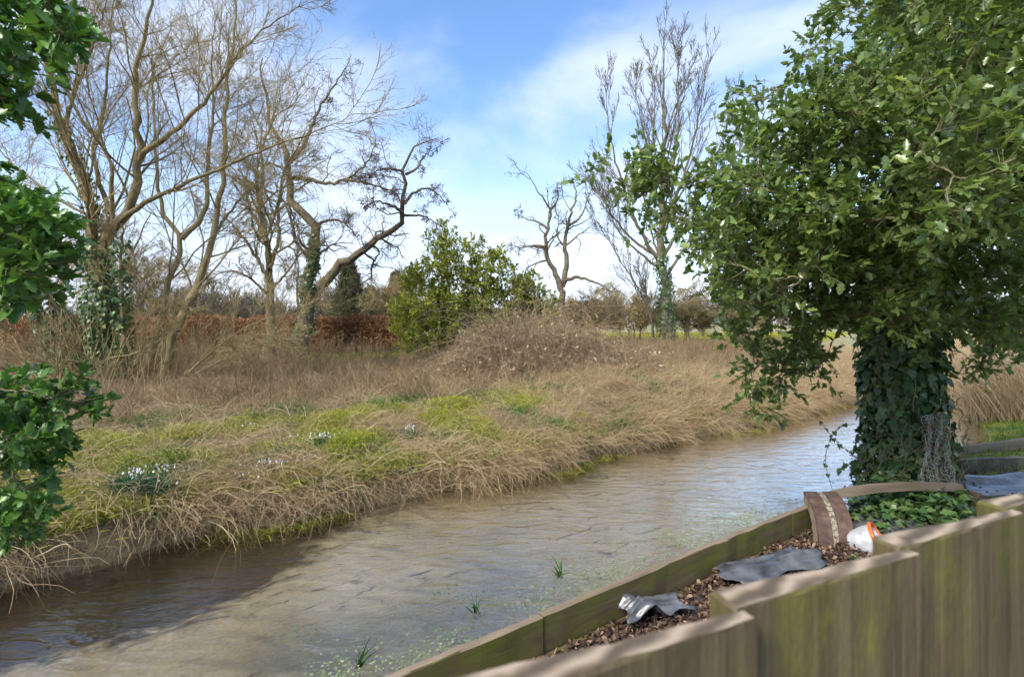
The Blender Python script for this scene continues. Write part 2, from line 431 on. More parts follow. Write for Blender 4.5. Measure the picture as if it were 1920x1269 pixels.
    m = bpy.data.materials.new("clear_stream_water"); m.use_nodes = True; t = m.node_tree; t.nodes.clear()
    mo = t.nodes.new("ShaderNodeOutputMaterial"); tr = t.nodes.new("ShaderNodeBsdfTransparent"); gl = t.nodes.new("ShaderNodeBsdfGlossy")
    tr.inputs[0].default_value = (.98, .955, .88, 1); gl.inputs["Roughness"].default_value = 0.03; gl.inputs[0].default_value = (1.0, .98, .94, 1)
    v = position(t); mp = t.nodes.new("ShaderNodeMapping"); mp.vector_type = 'TEXTURE'; mp.inputs["Rotation"].default_value = (0, 0, math.atan2(DV[1], DV[0]))
    t.links.new(v, mp.inputs[0]); rv = mp.outputs[0]
    h1 = noise(t, v, 5.0, 2, .5, (.55, 1.5, 1), 0.8); h2 = noise(t, v, 21.0, 2, .5, (.55, 1.6, 1), 0.5); h3 = noise(t, rv, 1.2, 2, .5)
    hh = math_node(t, 'ADD', math_node(t, 'MULTIPLY', h1, 1.0), math_node(t, 'MULTIPLY', h2, math_node(t, 'MULTIPLY', h3, 0.55)))
    bn = t.nodes.new("ShaderNodeBump"); bn.inputs["Distance"].default_value = 0.015; bn.inputs["Strength"].default_value = 0.9; t.links.new(hh, bn.inputs["Height"])
    fr_ = t.nodes.new("ShaderNodeFresnel"); fr_.inputs[0].default_value = 1.33; t.links.new(bn.outputs[0], fr_.inputs["Normal"]); t.links.new(bn.outputs[0], gl.inputs["Normal"])
    fq = math_node(t, 'MINIMUM', math_node(t, 'MULTIPLY', fr_.outputs[0], 2.5), 1.0)
    ms = t.nodes.new("ShaderNodeMixShader"); t.links.new(fq, ms.inputs[0]); t.links.new(tr.outputs[0], ms.inputs[1]); t.links.new(gl.outputs[0], ms.inputs[2])
    t.links.new(ms.outputs[0], mo.inputs[0])
    o = link("stream_water", fast_mesh("stream_water", V, Fq, None, True), m); tag(o, "clear shallow rippling stream water", "water", kind="structure")
ground_build()

# =================================================================== bare trees
def bare_tree(root, limbs, levels, mat, twig_mat, limb_name="limb", sides=(9, 6, 4, 3), single=None):
    """limbs: list of (points, r0, r1, part name). levels: list of dicts for children(). Each limb is one part; side shoots join."""
    K = 26
    PT, RD = [], []
    for pts, r0, r1, nm in limbs:
        p = resample(pts, K); j = rng.normal(size=(K, 3)) * r0 * 0.25; j[0] = 0
        p = p + j
        r = r0 + (r1 * .4 - r0) * np.linspace(0, 1, K) ** 0.8
        if nm == "trunk": r = r * (1 + 0.7 * np.exp(-np.linspace(0, 1, K) * 14))
        PT.append(p); RD.append(r)
        o = link(nm, poly_mesh(nm, p[None], r[None], sides[0]), mat); under(o, root)
    PT, RD = np.array(PT), np.array(RD)
    allP = []
    cur = (PT, RD)
    for li, lv in enumerate(levels):
        lv = dict(lv); sd_ = lv.pop("sides", sides[min(li + 1, 3)]); keep = lv.pop("from_all", False)
        ch = children(cur[0], cur[1], **lv)
        allP.append(tubes(ch[0], ch[1], sd_)); cur = ch
    bn = []
    if len(allP) > 1:
        v, f, _ = join(allP[:1]); o = link("branches", fast_mesh("branches", v, f, None, True), mat); under(o, root); o["kind"] = "stuff"
        v, f, _ = join(allP[1:])
    else: v, f, _ = join(allP)
    o = link("twigs", fast_mesh("twigs", v, f), twig_mat); under(o, root); o["kind"] = "stuff"
    return PT, RD, cur

def pix(pl, Z0, Z1=None, base=None):
    Z1 = Z0 if Z1 is None else Z1
    return [P(x, y, Z0 + (Z1 - Z0) * i / max(1, len(pl) - 1)) for i, (x, y) in enumerate(pl)]
def c1(pl): return [(x * .5043, y * .5043) for x, y in pl]
def c2(pl): return [(480 + x * .5043, 100 + y * .5043) for x, y in pl]
def c3(pl): return [(940 + x * .5043, 40 + y * .5043) for x, y in pl]
def ground_pt(px, Z, dz=0.0):
    x = (px - 960) / F * Z; return (x, Z, float(height(x, Z)) + dz)

# ---- big many-stemmed willow on the far bank
WB = ground_pt(205, 9.6)
wroot = empty("willow_tree", WB, "big many-stemmed bare willow with ivy-clad trunk on far bank", "tree")
WL = [
    (pix([(200, 745), (197, 640), (192, 530), (187, 454), (166, 383), (144, 303), (121, 237), (98, 187), (84, 90), (72, -20), (60, -120)], 9.6, 9.2), .19, .05, "trunk"),
    (pix([(194, 470), (205, 437), (237, 398), (257, 363), (260, 313), (265, 287), (255, 242), (252, 166), (260, 101), (272, 50), (292, 0), (300, -90)], 9.5, 8.6), .13, .035, "limb"),
    (pix([(263, 300), (272, 282), (313, 257), (353, 222), (393, 182), (418, 151), (439, 111), (479, 66), (520, 40), (570, 10)], 9.1, 8.4), .07, .015, "limb"),
    (pix([(205, 440), (225, 413), (272, 376), (323, 353), (373, 333), (429, 308), (479, 287), (545, 262), (605, 242), (660, 215)], 9.5, 7.6), .07, .012, "limb"),
    (pix([(265, 735), (283, 670), (298, 612), (314, 545), (331, 496), (341, 446), (323, 429), (305, 398), (297, 353), (292, 303), (287, 242), (290, 160), (280, 60)], 9.5, 10.6), .10, .02, "stem"),
    (pix([(340, 448), (373, 419), (392, 372), (388, 300), (402, 220), (394, 120), (412, -10)], 10, 10.8), .07, .015, "limb"),
    (pix([(300, 735), (318, 660), (331, 612), (357, 565), (374, 519), (390, 473), (404, 430), (416, 343), (424, 303), (421, 242), (429, 151), (439, 50), (447, -70)], 9.3, 9.9), .115, .03, "stem"),
    (pix([(400, 440), (430, 400), (470, 350), (520, 330), (580, 290)], 9.6, 10.5), .04, .01, "limb"),
    (pix([(150, 730), (109, 668), (83, 612), (56, 559), (20, 490), (-30, 420), (-70, 300)], 9.4, 9.9), .10, .04, "stem"),
    (pix([(170, 725), (146, 638), (109, 579), (76, 539), (40, 470), (0, 380), (-20, 260), (-10, 120)], 9.8, 10.6), .09, .03, "stem"),
    (pix([(207, 400), (187, 343), (171, 282), (187, 237), (202, 151), (207, 60), (218, -60)], 9.6, 10.3), .06, .02, "limb"),
    (pix([(213, 430), (207, 380), (212, 300), (176, 250), (130, 200), (150, 100), (190, 0)], 9.6, 8.9), .055, .015, "limb"),
    (pix([(120, 235), (150, 150), (180, 70), (205, -20)], 9.3, 9.0), .05, .02, "limb"),
    (pix([(230, 735), (232, 640), (228, 540), (225, 470), (232, 420)], 9.2, 9.1), .075, .05, "stem"),
    (pix([(198, 690), (142, 673), (83, 681), (0, 690), (-60, 700)], 8.9, 8.3), .022, .008, "limb"),
    (pix([(205, 672), (275, 658), (318, 605), (350, 560)], 8.9, 8.5), .02, .007, "limb"),
    (pix([(302, 745), (353, 696), (454, 612), (530, 590), (600, 560)], 9.0, 8.6), .026, .007, "limb"),
    (pix([(310, 742), (380, 690), (470, 650), (560, 620)], 8.9, 8.6), .02, .006, "limb"),
    (pix([(195, 700), (130, 640), (60, 625), (-20, 600)], 8.8, 8.0), .02, .007, "limb"),
]
WL = [(a, b * .8, c * .8, d) for a, b, c, d in WL]
wP, wR, _ = bare_tree(wroot, WL, [
    dict(m=20, lo=.16, hi=.45, ang=42, wig=.12, trop=(0, 0, .07), K=8, tmin=.2, rk=.30, rmin=.006),
    dict(m=13, lo=.28, hi=.7, ang=38, wig=.12, trop=(0, 0, .05), K=6, tmin=.15, rk=.5, rmin=.0035),
    dict(m=6, lo=.3, hi=.7, ang=35, wig=.12, trop=(0, 0, .02), K=4, tmin=.2, rk=.6, rmin=.0026)], M['willow'], M['twig'])
# thicket of thin suckers round its foot
b0 = np.stack([rng.normal(0, .75, 260) - 7.3, rng.normal(0, .35, 260) + 9.35], 1)
pp = []
for x, y in b0:
    d = np.array([(x + 7.45) * .5 + rng.normal() * .25, rng.normal() * .25, 1.0]); ln = rng.uniform(.5, 2.1); d = d / np.linalg.norm(d)
    p = np.array([x, y, float(height(x, y)) - .03]); L_ = [p]
    for k in range(6):
        d = norm(d + rng.normal(size=3) * .13); p = p + d * ln / 6; L_.append(p)
    pp.append(L_)
pp = np.array(pp); o = link("sucker_shoots", poly_mesh("sucker_shoots", pp, np.linspace(.009, .003, 7)[None] * rng.uniform(.6, 1.4, (len(pp), 1)), 3), M['twig']); under(o, wroot); o["kind"] = "stuff"

def ivy_on(path, rad, n, size, root, lo=0., hi=1., name="ivy_leaves", n_single=0, mat=None):
    t = lo + (hi - lo) * rng.random(n); K = len(path); f = t * (K - 1); i = np.minimum(f.astype(int), K - 2); fr = (f - i)[:, None]
    c = path[i] * (1 - fr) + path[i + 1] * fr; a = rng.random(n) * 2 * np.pi
    rr = rad(t) * (0.75 + 0.5 * rng.random(n)); outd = np.stack([np.cos(a), np.sin(a), np.zeros(n)], 1)
    pos = c + outd * rr[:, None]
    y = norm(np.array([0, 0, -1.0]) + rng.normal(size=(n, 3)) * .55 + outd * .35); zz_ = outd + rng.normal(size=(n, 3)) * .35
    z = norm(zz_ - (zz_ * y).sum(-1, keepdims=True) * y); x = np.cross(y, z); frm = np.stack([x, y, z], -1)
    sz = size * rng.uniform(.45, 1.35, n); tint = np.clip(rng.beta(1.6, 2.2, n), 0, 1)
    if n_single: split_leaves(root, IVY, pos, frm, sz, tint, mat or M['ivy'], n_single, "leaf", np.linalg.norm(pos - np.array([0, 0, CAMZ]), axis=1), name)
    else:
        v, f_, t_ = leaves_mesh(IVY, pos, frm, sz, tint); o = link(name, fast_mesh(name, v, f_, t_), mat or M['ivy']); under(o, root); o["kind"] = "stuff"
iv = empty("ivy_plant", WB, "dark ivy climbing the thick trunk of the big willow", "ivy")
ivy_on(wP[0], lambda t: .30 - .20 * t + .06 * np.sin(t * 40), 2600, .075, iv, 0.0, .33)
ivy_on(wP[0], lambda t: .2 - .12 * t, 350, .07, iv, .33, .62, "upper_ivy_leaves")
iv2 = empty("ivy_plant", (float(wP[8][0][0]), 9.4, WB[2]), "ivy on the low willow stems leaning towards the holly", "ivy")
ivy_on(wP[8], lambda t: .16 - .05 * t, 700, .075, iv2, .05, .6); ivy_on(wP[9], lambda t: .15 - .05 * t, 500, .075, iv2, .0, .45, "more_ivy_leaves")
ivy_on(wP[13], lambda t: .13 + 0 * t, 500, .075, iv, .0, .9, "stem_ivy_leaves")

# ---- ivy-grey slender tree between willow and curly willow
root = empty("slender_tree", ground_pt(507, 13), "slender bare tree with pale hanging twigs beside the curly willow", "tree")
SL = [(pix(c1([(1010, 1340), (1005, 1150), (1000, 1000), (985, 850), (960, 740), (985, 640), (960, 520), (975, 380)]), 13, 13.4), .13, .03, "trunk"),
      (pix(c1([(1000, 1040), (940, 930), (880, 850), (830, 800), (760, 770)]), 13, 12.2), .06, .012, "limb"),
      (pix(c1([(1000, 1000), (1040, 900), (1030, 780), (1060, 660), (1040, 560)]), 13, 13.8), .06, .012, "limb"),
      (pix(c1([(990, 900), (930, 780), (900, 650), (860, 520)]), 13, 13.5), .055, .012, "limb"),
      (pix(c1([(1000, 1100), (920, 1020), (840, 1000), (760, 1050)]), 13, 12.3), .04, .01, "limb"),
      (pix(c1([(1005, 1080), (1080, 1000), (1120, 930), (1180, 920)]), 13, 12.6), .04, .01, "limb")]
bare_tree(root, SL, [dict(m=20, lo=.22, hi=.55, ang=48, wig=.16, trop=(0, 0, .03), K=8, tmin=.25, rk=.5, rmin=.007),
                     dict(m=11, lo=.35, hi=.8, ang=45, wig=.16, trop=(0, 0, -.06), K=6, rmin=.0045),
                     dict(m=4, lo=.35, hi=.7, ang=40, wig=.16, trop=(0, 0, -.10), K=4, rmin=.0035)], M['willow'], M['twig'])

# ---- curly willow in front of the hedge
root = empty("curly_willow_tree", ground_pt(562, 17.2), "twisted bare curly willow forking low before the brown hedge", "tree")
cw_root = root
CW = [(pix(c2([(160, 1160), (163, 1090), (168, 1000), (187, 920), (190, 860), (203, 780), (217, 700), (222, 640), (190, 600), (140, 560), (120, 500), (115, 450), (125, 400), (100, 350), (60, 280), (40, 200), (25, 120), (5, 10)]), 17.2, 16.4), .30, .04, "trunk"),
      (pix(c2([(178, 940), (215, 900), (245, 870), (290, 800), (340, 765), (400, 730), (460, 690), (520, 650), (548, 610), (545, 550), (562, 490), (550, 440), (552, 400), (578, 350), (640, 325), (690, 310)]), 17.2, 16.2), .20, .03, "limb"),
      (pix(c2([(125, 400), (150, 380), (190, 330), (210, 260), (240, 200), (290, 120), (340, 50), (355, 0)]), 16.8, 17.4), .09, .015, "limb"),
      (pix(c2([(118, 470), (180, 462), (260, 490), (330, 472), (390, 440), (440, 350), (450, 300)]), 16.9, 15.8), .09, .015, "limb"),
      (pix(c2([(330, 470), (400, 480), (470, 500), (520, 520), (545, 560)]), 16.3, 15.8), .05, .012, "limb"),
      (pix(c2([(545, 590), (490, 560), (440, 545), (400, 580)]), 16.5, 15.8), .06, .01, "limb"),
      (pix(c2([(552, 560), (590, 510), (640, 500), (690, 530), (720, 580)]), 16.5, 16.9), .06, .01, "limb"),
      (pix(c2([(548, 605), (600, 600), (640, 610), (680, 640), (650, 680)]), 16.6, 17.2), .05, .01, "limb"),
      (pix(c2([(550, 440), (510, 430), (460, 430), (410, 460)]), 16.3, 15.7), .05, .01, "limb"),
      (pix(c2([(556, 450), (600, 430), (620, 380), (680, 350)]), 16.3, 16.6), .05, .01, "limb"),
      (pix(c2([(220, 640), (260, 620), (320, 620), (370, 670), (390, 720)]), 17.1, 16.2), .06, .01, "limb"),
      (pix(c2([(130, 545), (70, 600), (20, 590), (-40, 640)]), 17, 16.4), .06, .01, "limb"),
      (pix(c2([(115, 440), (50, 400), (10, 430), (-60, 400)]), 17, 17.6), .06, .01, "limb"),
      (pix(c2([(170, 1000), (150, 900), (160, 800), (150, 700), (165, 620)]), 17.1, 17.5), .05, .015, "limb")]
cwP, _, _ = bare_tree(root, CW, [dict(m=13, lo=.12, hi=.38, ang=58, wig=.34, trop=(0, 0, .02), K=10, tmin=.22, rk=.34, rmin=.009),
                     dict(m=9, lo=.35, hi=.8, ang=55, wig=.34, trop=(0, 0, -.02), K=8, rmin=.006),
                     dict(m=6, lo=.4, hi=.8, ang=50, wig=.34, trop=(0, 0, -.03), K=5, rmin=.0048)], M['curlbark'], M['curlbark'])
iv = empty("ivy_plant", ground_pt(562, 17.1), "ivy wrapped around the foot of the curly willow", "ivy")
ivy_on(cwP[0], lambda t: .36 - .5 * t, 1500, .085, iv, 0, .42)

# ---- small crooked tree behind the bramble mound
root = empty("crooked_tree", ground_pt(1052, 22), "small crooked bare tree standing behind the bramble mound", "tree")
CT = [(pix(c3([(225, 1190), (225, 1080), (226, 990), (195, 930), (172, 880), (165, 820), (172, 770), (185, 700), (140, 640), (110, 590)]), 22, 21.5), .20, .035, "trunk"),
      (pix(c3([(224, 985), (243, 930), (246, 880), (235, 830), (250, 760), (265, 700), (282, 640), (250, 570)]), 22, 22.6), .14, .03, "limb"),
      (pix(c3([(165, 845), (110, 832), (70, 845), (30, 825)]), 21.8, 21), .07, .015, "limb"),
      (pix(c3([(235, 965), (290, 945), (340, 970), (390, 985), (430, 1040)]), 22, 21.4), .09, .02, "limb"),
      (pix(c3([(172, 770), (130, 740), (90, 740), (60, 700)]), 21.8, 22.3), .06, .012, "limb"),
      (pix(c3([(250, 760), (300, 730), (320, 650), (350, 600)]), 22.3, 22.9), .06, .012, "limb"),
      (pix(c3([(185, 700), (215, 660), (205, 600)]), 21.7, 21.2), .05, .012, "limb"),
      (pix(c3([(240, 850), (205, 800), (215, 740), (200, 690)]), 22.2, 22.5), .05, .012, "limb")]
bare_tree(root, CT, [dict(m=9, lo=.15, hi=.42, ang=55, wig=.3, trop=(0, 0, .04), K=8, tmin=.35, rk=.5, rmin=.014),
                     dict(m=6, lo=.35, hi=.75, ang=50, wig=.3, trop=(0, 0, 0), K=6, rmin=.008),
                     dict(m=3, lo=.4, hi=.8, ang=45, wig=.3, trop=(0, 0, 0), K=4, rmin=.006)], M['curlbark'], M['curlbark'])

# ---- tall upright tree across the meadow
root = empty("tall_bare_tree", ground_pt(1246, 27), "tall upright bare tree with fanned branches across the meadow", "tree")
TT = [(pix(c3([(615, 1225), (612, 1120), (606, 1000), (592, 850), (596, 700), (604, 500), (607, 350), (610, 200), (598, 40)]), 27, 27), .42, .05, "trunk"),
      (pix(c3([(592, 900), (520, 790), (470, 680), (430, 540), (400, 400), (383, 240)]), 27, 26), .16, .03, "limb"),
      (pix(c3([(590, 880), (490, 820), (410, 720), (350, 620), (300, 560)]), 27, 28), .12, .03, "limb"),
      (pix(c3([(598, 720), (560, 560), (530, 420), (500, 280), (490, 150)]), 27, 28), .13, .03, "limb"),
      (pix(c3([(600, 660), (650, 500), (662, 350), (655, 200), (660, 70)]), 27, 26), .13, .03, "limb"),
      (pix(c3([(600, 760), (690, 560), (730, 380), (760, 220), (770, 100)]), 27, 27.6), .14, .03, "limb"),
      (pix(c3([(602, 880), (700, 700), (780, 560), (830, 420), (870, 290)]), 27, 26), .14, .03, "limb"),
      (pix(c3([(606, 960), (720, 780), (820, 620), (890, 480), (910, 380)]), 27, 28), .12, .02, "limb"),
      (pix(c3([(600, 930), (500, 850), (430, 780), (380, 640), (330, 560)]), 27, 25.5), .10, .02, "limb"),
      (pix(c3([(596, 600), (560, 440), (575, 280), (560, 120)]), 27, 27.5), .09, .02, "limb"),
      (pix(c3([(605, 450), (640, 330), (690, 230), (720, 110)]), 27, 26.4), .07, .02, "limb"),
      (pix(c3([(575, 1210), (545, 1050), (450, 900), (380, 780), (330, 720)]), 26.5, 25.5), .10, .02, "stem"),
      (pix(c3([(560, 1210), (560, 1080), (520, 950), (500, 880)]), 26.3, 26), .07, .02, "stem"),
      (pix(c3([(640, 1080), (700, 1030), (740, 1010)]), 27, 26.3), .06, .02, "limb")]
TT = [(a, b * .75, c * .6, d) for a, b, c, d in TT]
ttP, _, _ = bare_tree(root, TT, [dict(m=22, lo=.12, hi=.36, ang=30, wig=.07, trop=(0, 0, .13), K=7, tmin=.22, rk=.36, rmin=.014),
                     dict(m=8, lo=.3, hi=.6, ang=28, wig=.08, trop=(0, 0, .10), K=5, rmin=.010),
                     dict(m=3, lo=.35, hi=.6, ang=30, wig=.08, trop=(0, 0, .06), K=4, rmin=.008)], M['greybark'], M['greybark'])
iv = empty("ivy_plant", ground_pt(1240, 26.8), "ivy sleeve on the lower trunk of the tall tree", "ivy")
ivy_on(ttP[0], lambda t: .47 - .3 * t, 1500, .10, iv, 0.02, .30)

# ---- farther trees, each its own shape
def far_tree(name, label, px, Z, h_, spread, style, mat, twig, nst=1, group="trees beyond the meadow"):
    g = ground_pt(px, Z); root = empty(name, g, label, "tree", group)
    L_ = []
    for k in range(nst):
        x0 = g[0] + rng.normal() * .25 * (nst > 1); y0 = Z + rng.normal() * .3 * (nst > 1); lean = rng.normal() * .1 + (k - (nst - 1) / 2) * .12
        tr_ = [np.array([x0, y0, g[2] - .1]), np.array([x0 + lean * h_ * .3, y0, g[2] + h_ * .35]), np.array([x0 + lean * h_ * .5 + rng.normal() * .3, y0 + rng.normal() * .3, g[2] + h_ * .68]), np.array([x0 + lean * h_ * .9, y0, g[2] + h_ * .9])]
        L_.append((tr_, h_ * .022, h_ * .005, "trunk" if k == 0 else "stem"))
        for j in range(7):
            tt = rng.uniform(.22, .7); a = rng.random() * 6.28; b = np.array([x0 + lean * h_ * tt * .8, y0, g[2] + h_ * tt]); ln = spread * rng.uniform(.6, 1.1)
            q = b + np.array([math.cos(a) * ln * .5, math.sin(a) * ln * .5, h_ * .16]); e = b + np.array([math.cos(a) * ln, math.sin(a) * ln, h_ * (.24 if style != 'weep' else .10)])
            L_.append(([b, q, e], h_ * .009, h_ * .002, "limb"))
    tz = {'up': .08, 'round': .02, 'weep': -.22}[style]
    bare_tree(root, L_, [dict(m=12, lo=.25, hi=.6, ang=45, wig=.16, trop=(0, 0, tz * .5), K=7, tmin=.25, rk=.5, rmin=Z * .0005),
                         dict(m=8, lo=.35, hi=.8, ang=42, wig=.16, trop=(0, 0, tz), K=6, rmin=Z * .00033),
                         dict(m=3, lo=.5, hi=.9, ang=40, wig=.14, trop=(0, 0, tz * 1.4), K=4, rmin=Z * .00026)], mat, twig, sides=(7, 4, 3, 3))
far_tree("weeping_willow_tree", "low brown weeping willow left of the tall bare tree", 1165, 40, 4.6, 2.6, 'weep', M['greybark'], M['twig'])
far_tree("weeping_willow_tree", "brown weeping willow just right of the tall bare tree", 1320, 44, 5.0, 3.0, 'weep', M['greybark'], M['twig'])
far_tree("bare_tree", "bare round tree seen under the holly's hanging sprays", 1405, 38, 4.8, 2.6, 'round', M['greybark'], M['greybark'])
far_tree("bare_bush", "grey-brown bare bush seen between crooked tree and tall tree", 1195, 34, 2.9, 2.2, 'round', M['greybark'], M['twig'], 4)
far_tree("bare_bush", "low bare bush at the tall tree's right foot", 1290, 33, 2.7, 2.0, 'round', M['greybark'], M['twig'], 4)
far_tree("bare_bush", "twiggy bare bush behind the holly's hanging spray", 1385, 31, 2.8, 2.2, 'round', M['curlbark'], M['twig'], 4)
far_tree("bare_bush", "pale bare bush partly behind the crooked tree's trunk", 1085, 36, 2.6, 2.4, 'round', M['curlbark'], M['twig'], 4)
far_tree("bare_tree", "leaning low bare tree beside the crooked tree", 1120, 30, 2.9, 2.0, 'round', M['curlbark'], M['curlbark'])
far_tree("bare_tree", "pale bare tree above the hedge, beside the green bush", 735, 30, 4.2, 1.8, 'up', M['greybark'], M['twig'], 3)
far_tree("bare_tree", "bushy bare tree seen between the willow stems", 275, 20, 4.0, 1.6, 'up', M['willow'], M['twig'], 3)
far_tree("bare_tree", "bare tree rising at the photo's edge behind the willow", 60, 19, 6.6, 2.6, 'up', M['willow'], M['twig'], 1)

def conifer(label, px, Z, h_, wd):
    g = ground_pt(px, Z); root = empty("conifer_tree", g, label, "tree", "conifers beyond the hedge")
    tp = np.array([[g[0], Z, g[2] - .2], [g[0], Z, g[2] + h_ * .5], [g[0], Z, g[2] + h_]]); o = link("trunk", poly_mesh("trunk", resample(tp, 8)[None], np.linspace(.22, .03, 8)[None], 7), M['greybark']); under(o, root)
    n = 520; t = rng.random(n) ** .8; a = rng.random(n) * 6.28; ln = wd * (1.02 - t) * rng.uniform(.55, 1.1, n) + .25
    b = np.stack([np.full(n, g[0]), np.full(n, Z), g[2] + .5 + (h_ - .5) * t], 1); d = np.stack([np.cos(a), np.sin(a), rng.normal(.05, .2, n)], 1)
    K = 5; q = np.linspace(0, 1, K); PT = b[:, None] + d[:, None] * (ln[:, None] * q)[..., None]; PT[..., 2] += -.12 * ln[:, None] * q ** 2
    ch = children(PT, np.full((n, K), .02), 6, .25, .5, 50, .1, (0, 0, -.02), 4, rmin=.012)
    v, f, _ = join([tubes(PT, np.full((n, K), .018), 3), tubes(ch[0], ch[1], 3)]); o = link("branches", fast_mesh("branches", v, f), M['greybark']); under(o, root); o["kind"] = "stuff"
    pos = np.concatenate([ch[0][:, 1:].reshape(-1, 3), PT[:, 2:].reshape(-1, 3)]); pos = np.repeat(pos, 2, 0) + rng.normal(size=(len(pos) * 2, 3)) * .10
    fr = leaf_frames(rng.normal(size=(len(pos), 3)) + np.array([0, 0, .2])); sz = rng.uniform(.12, .26, len(pos)); v, f, t_ = leaves_mesh(OVAL, pos, fr * np.array([.55, 1, 1]), sz, rng.random(len(pos)))
    o = link("foliage", fast_mesh("foliage", v, f, t_), M['conifer']); under(o, root); o["kind"] = "stuff"
conifer("tallest pointed dull green conifer beyond the brown hedge", 655, 46, 6.8, 2.5)
conifer("shorter pointed conifer nearest the green bush", 742, 52, 6.2, 2.0)
conifer("small dull conifer tucked against the tallest conifer", 695, 56, 5.0, 2.3)

# =================================================================== leafy trees and bushes
def in_poly(poly, n, Z0, Z1):
    poly = np.array(poly, float); lo, hi = poly.min(0), poly.max(0); out_ = []
    while len(out_) < n:
        p = lo + (hi - lo) * rng.random(2); c = False; j = len(poly) - 1
        for i in range(len(poly)):
            if (poly[i, 1] > p[1]) != (poly[j, 1] > p[1]) and p[0] < (poly[j, 0] - poly[i, 0]) * (p[1] - poly[i, 1]) / (poly[j, 1] - poly[i, 1]) + poly[i, 0]: c = not c
            j = i
        if c: out_.append(P(p[0], p[1], rng.uniform(Z0, Z1)))
    return np.array(out_)

def grow_to(stem_nodes, targets, K=8, wig=.06, sag=.0, twist=.35):
    """connect every target to the nearest growing node; returns polylines and radii (pipe model)"""
    nodes = [np.array(p, float) for p in stem_nodes]; owner = [-1] * len(nodes); order_d = []
    c0 = np.array(stem_nodes)
    d0 = np.min(np.linalg.norm(targets[:, None] - c0[None], axis=2), axis=1); seq = np.argsort(d0)
    lines, par = [], []
    NA = np.array(nodes)
    for ti in seq:
        tgt = targets[ti]; dd = np.linalg.norm(NA - tgt, axis=1); dz = np.clip(NA[:, 2] - tgt[2], 0, None); k = int(np.argmin(dd + .5 * dz))
        b = NA[k]; ow = owner[k]; L = max(dd[k], 1e-3)
        ctrl = b + (tgt - b) * .5 + np.array([0, 0, -.12 * L]) + rng.normal(size=3) * L * .12
        if ow >= 0:
            tan = norm(lines[ow][-1] - lines[ow][0]); ctrl = ctrl * .6 + (b + tan * L * .45) * .4
        q = np.linspace(0, 1, K)[:, None]; pl = (1 - q) ** 2 * b + 2 * q * (1 - q) * ctrl + q ** 2 * tgt
        pl[1:-1] += rng.normal(size=(K - 2, 3)) * L * .025
        lines.append(pl); par.append(ow); new = pl[2:]; NA = np.concatenate([NA, new]); owner += [len(lines) - 1] * len(new)
    cnt = np.ones(len(lines))
    for i in range(len(lines) - 1, -1, -1):
        if par[i] >= 0: cnt[par[i]] += cnt[i]
    return np.array(lines), cnt, np.array(par)

def leafy(root, stem_nodes, targets, mat, bark, tpl, leaf_size, twigs, per_twig, twig_len, rbase, n_limb=12, n_single=300, inner=None, tintf=None, updir=(0, 0, .05), twig_col=None):
    lines, cnt, par = grow_to(stem_nodes, targets)
    r0 = rbase * np.sqrt(cnt); r1 = np.maximum(rbase * .8, r0 * .45)
    RD = r0[:, None] + (r1 - r0)[:, None] * np.linspace(0, 1, lines.shape[1])[None]
    big = np.argsort(-cnt)[:n_limb]
    for i in big:
        o = link("limb", poly_mesh("limb", lines[i][None], RD[i][None], 7), bark); under(o, root)
    rest = np.setdiff1d(np.arange(len(lines)), big)
    tw = children(lines, RD, twigs, .5, 1.2, 45, .16, updir, 6, tmin=.35, rmin=.0022, rk=.4, absL=twig_len)
    v, f, _ = join([tubes(lines[rest], RD[rest], 5), tubes(tw[0], tw[1], 3)])
    o = link("twigs", fast_mesh("twigs", v, f), twig_col or bark); under(o, root); o["kind"] = "stuff"
    T = tw[0]; N = len(T); k = rng.integers(0, N, N * per_twig); u = .3 + .7 * rng.random(len(k)) ** .7; fidx = u * 5; i0 = np.minimum(fidx.astype(int), 4); fr = (fidx - i0)[:, None]
    pos = T[k, i0] * (1 - fr) + T[k, i0 + 1] * fr; tan = norm(T[k, i0 + 1] - T[k, i0])
    d = norm(tan * .7 + norm(rng.normal(size=pos.shape)) * .9)
    if inner is not None:
        keep = inner(pos); pos, d = pos[keep], d[keep]
    frm = leaf_frames(d, 1.0, .55); sz = leaf_size * rng.uniform(.45, 1.35, len(pos)); tint = tintf(pos) if tintf else np.clip(rng.beta(2.2, 2.6, len(pos)), 0, 1)
    split_leaves(root, tpl, pos, frm, sz, tint, mat, n_single)

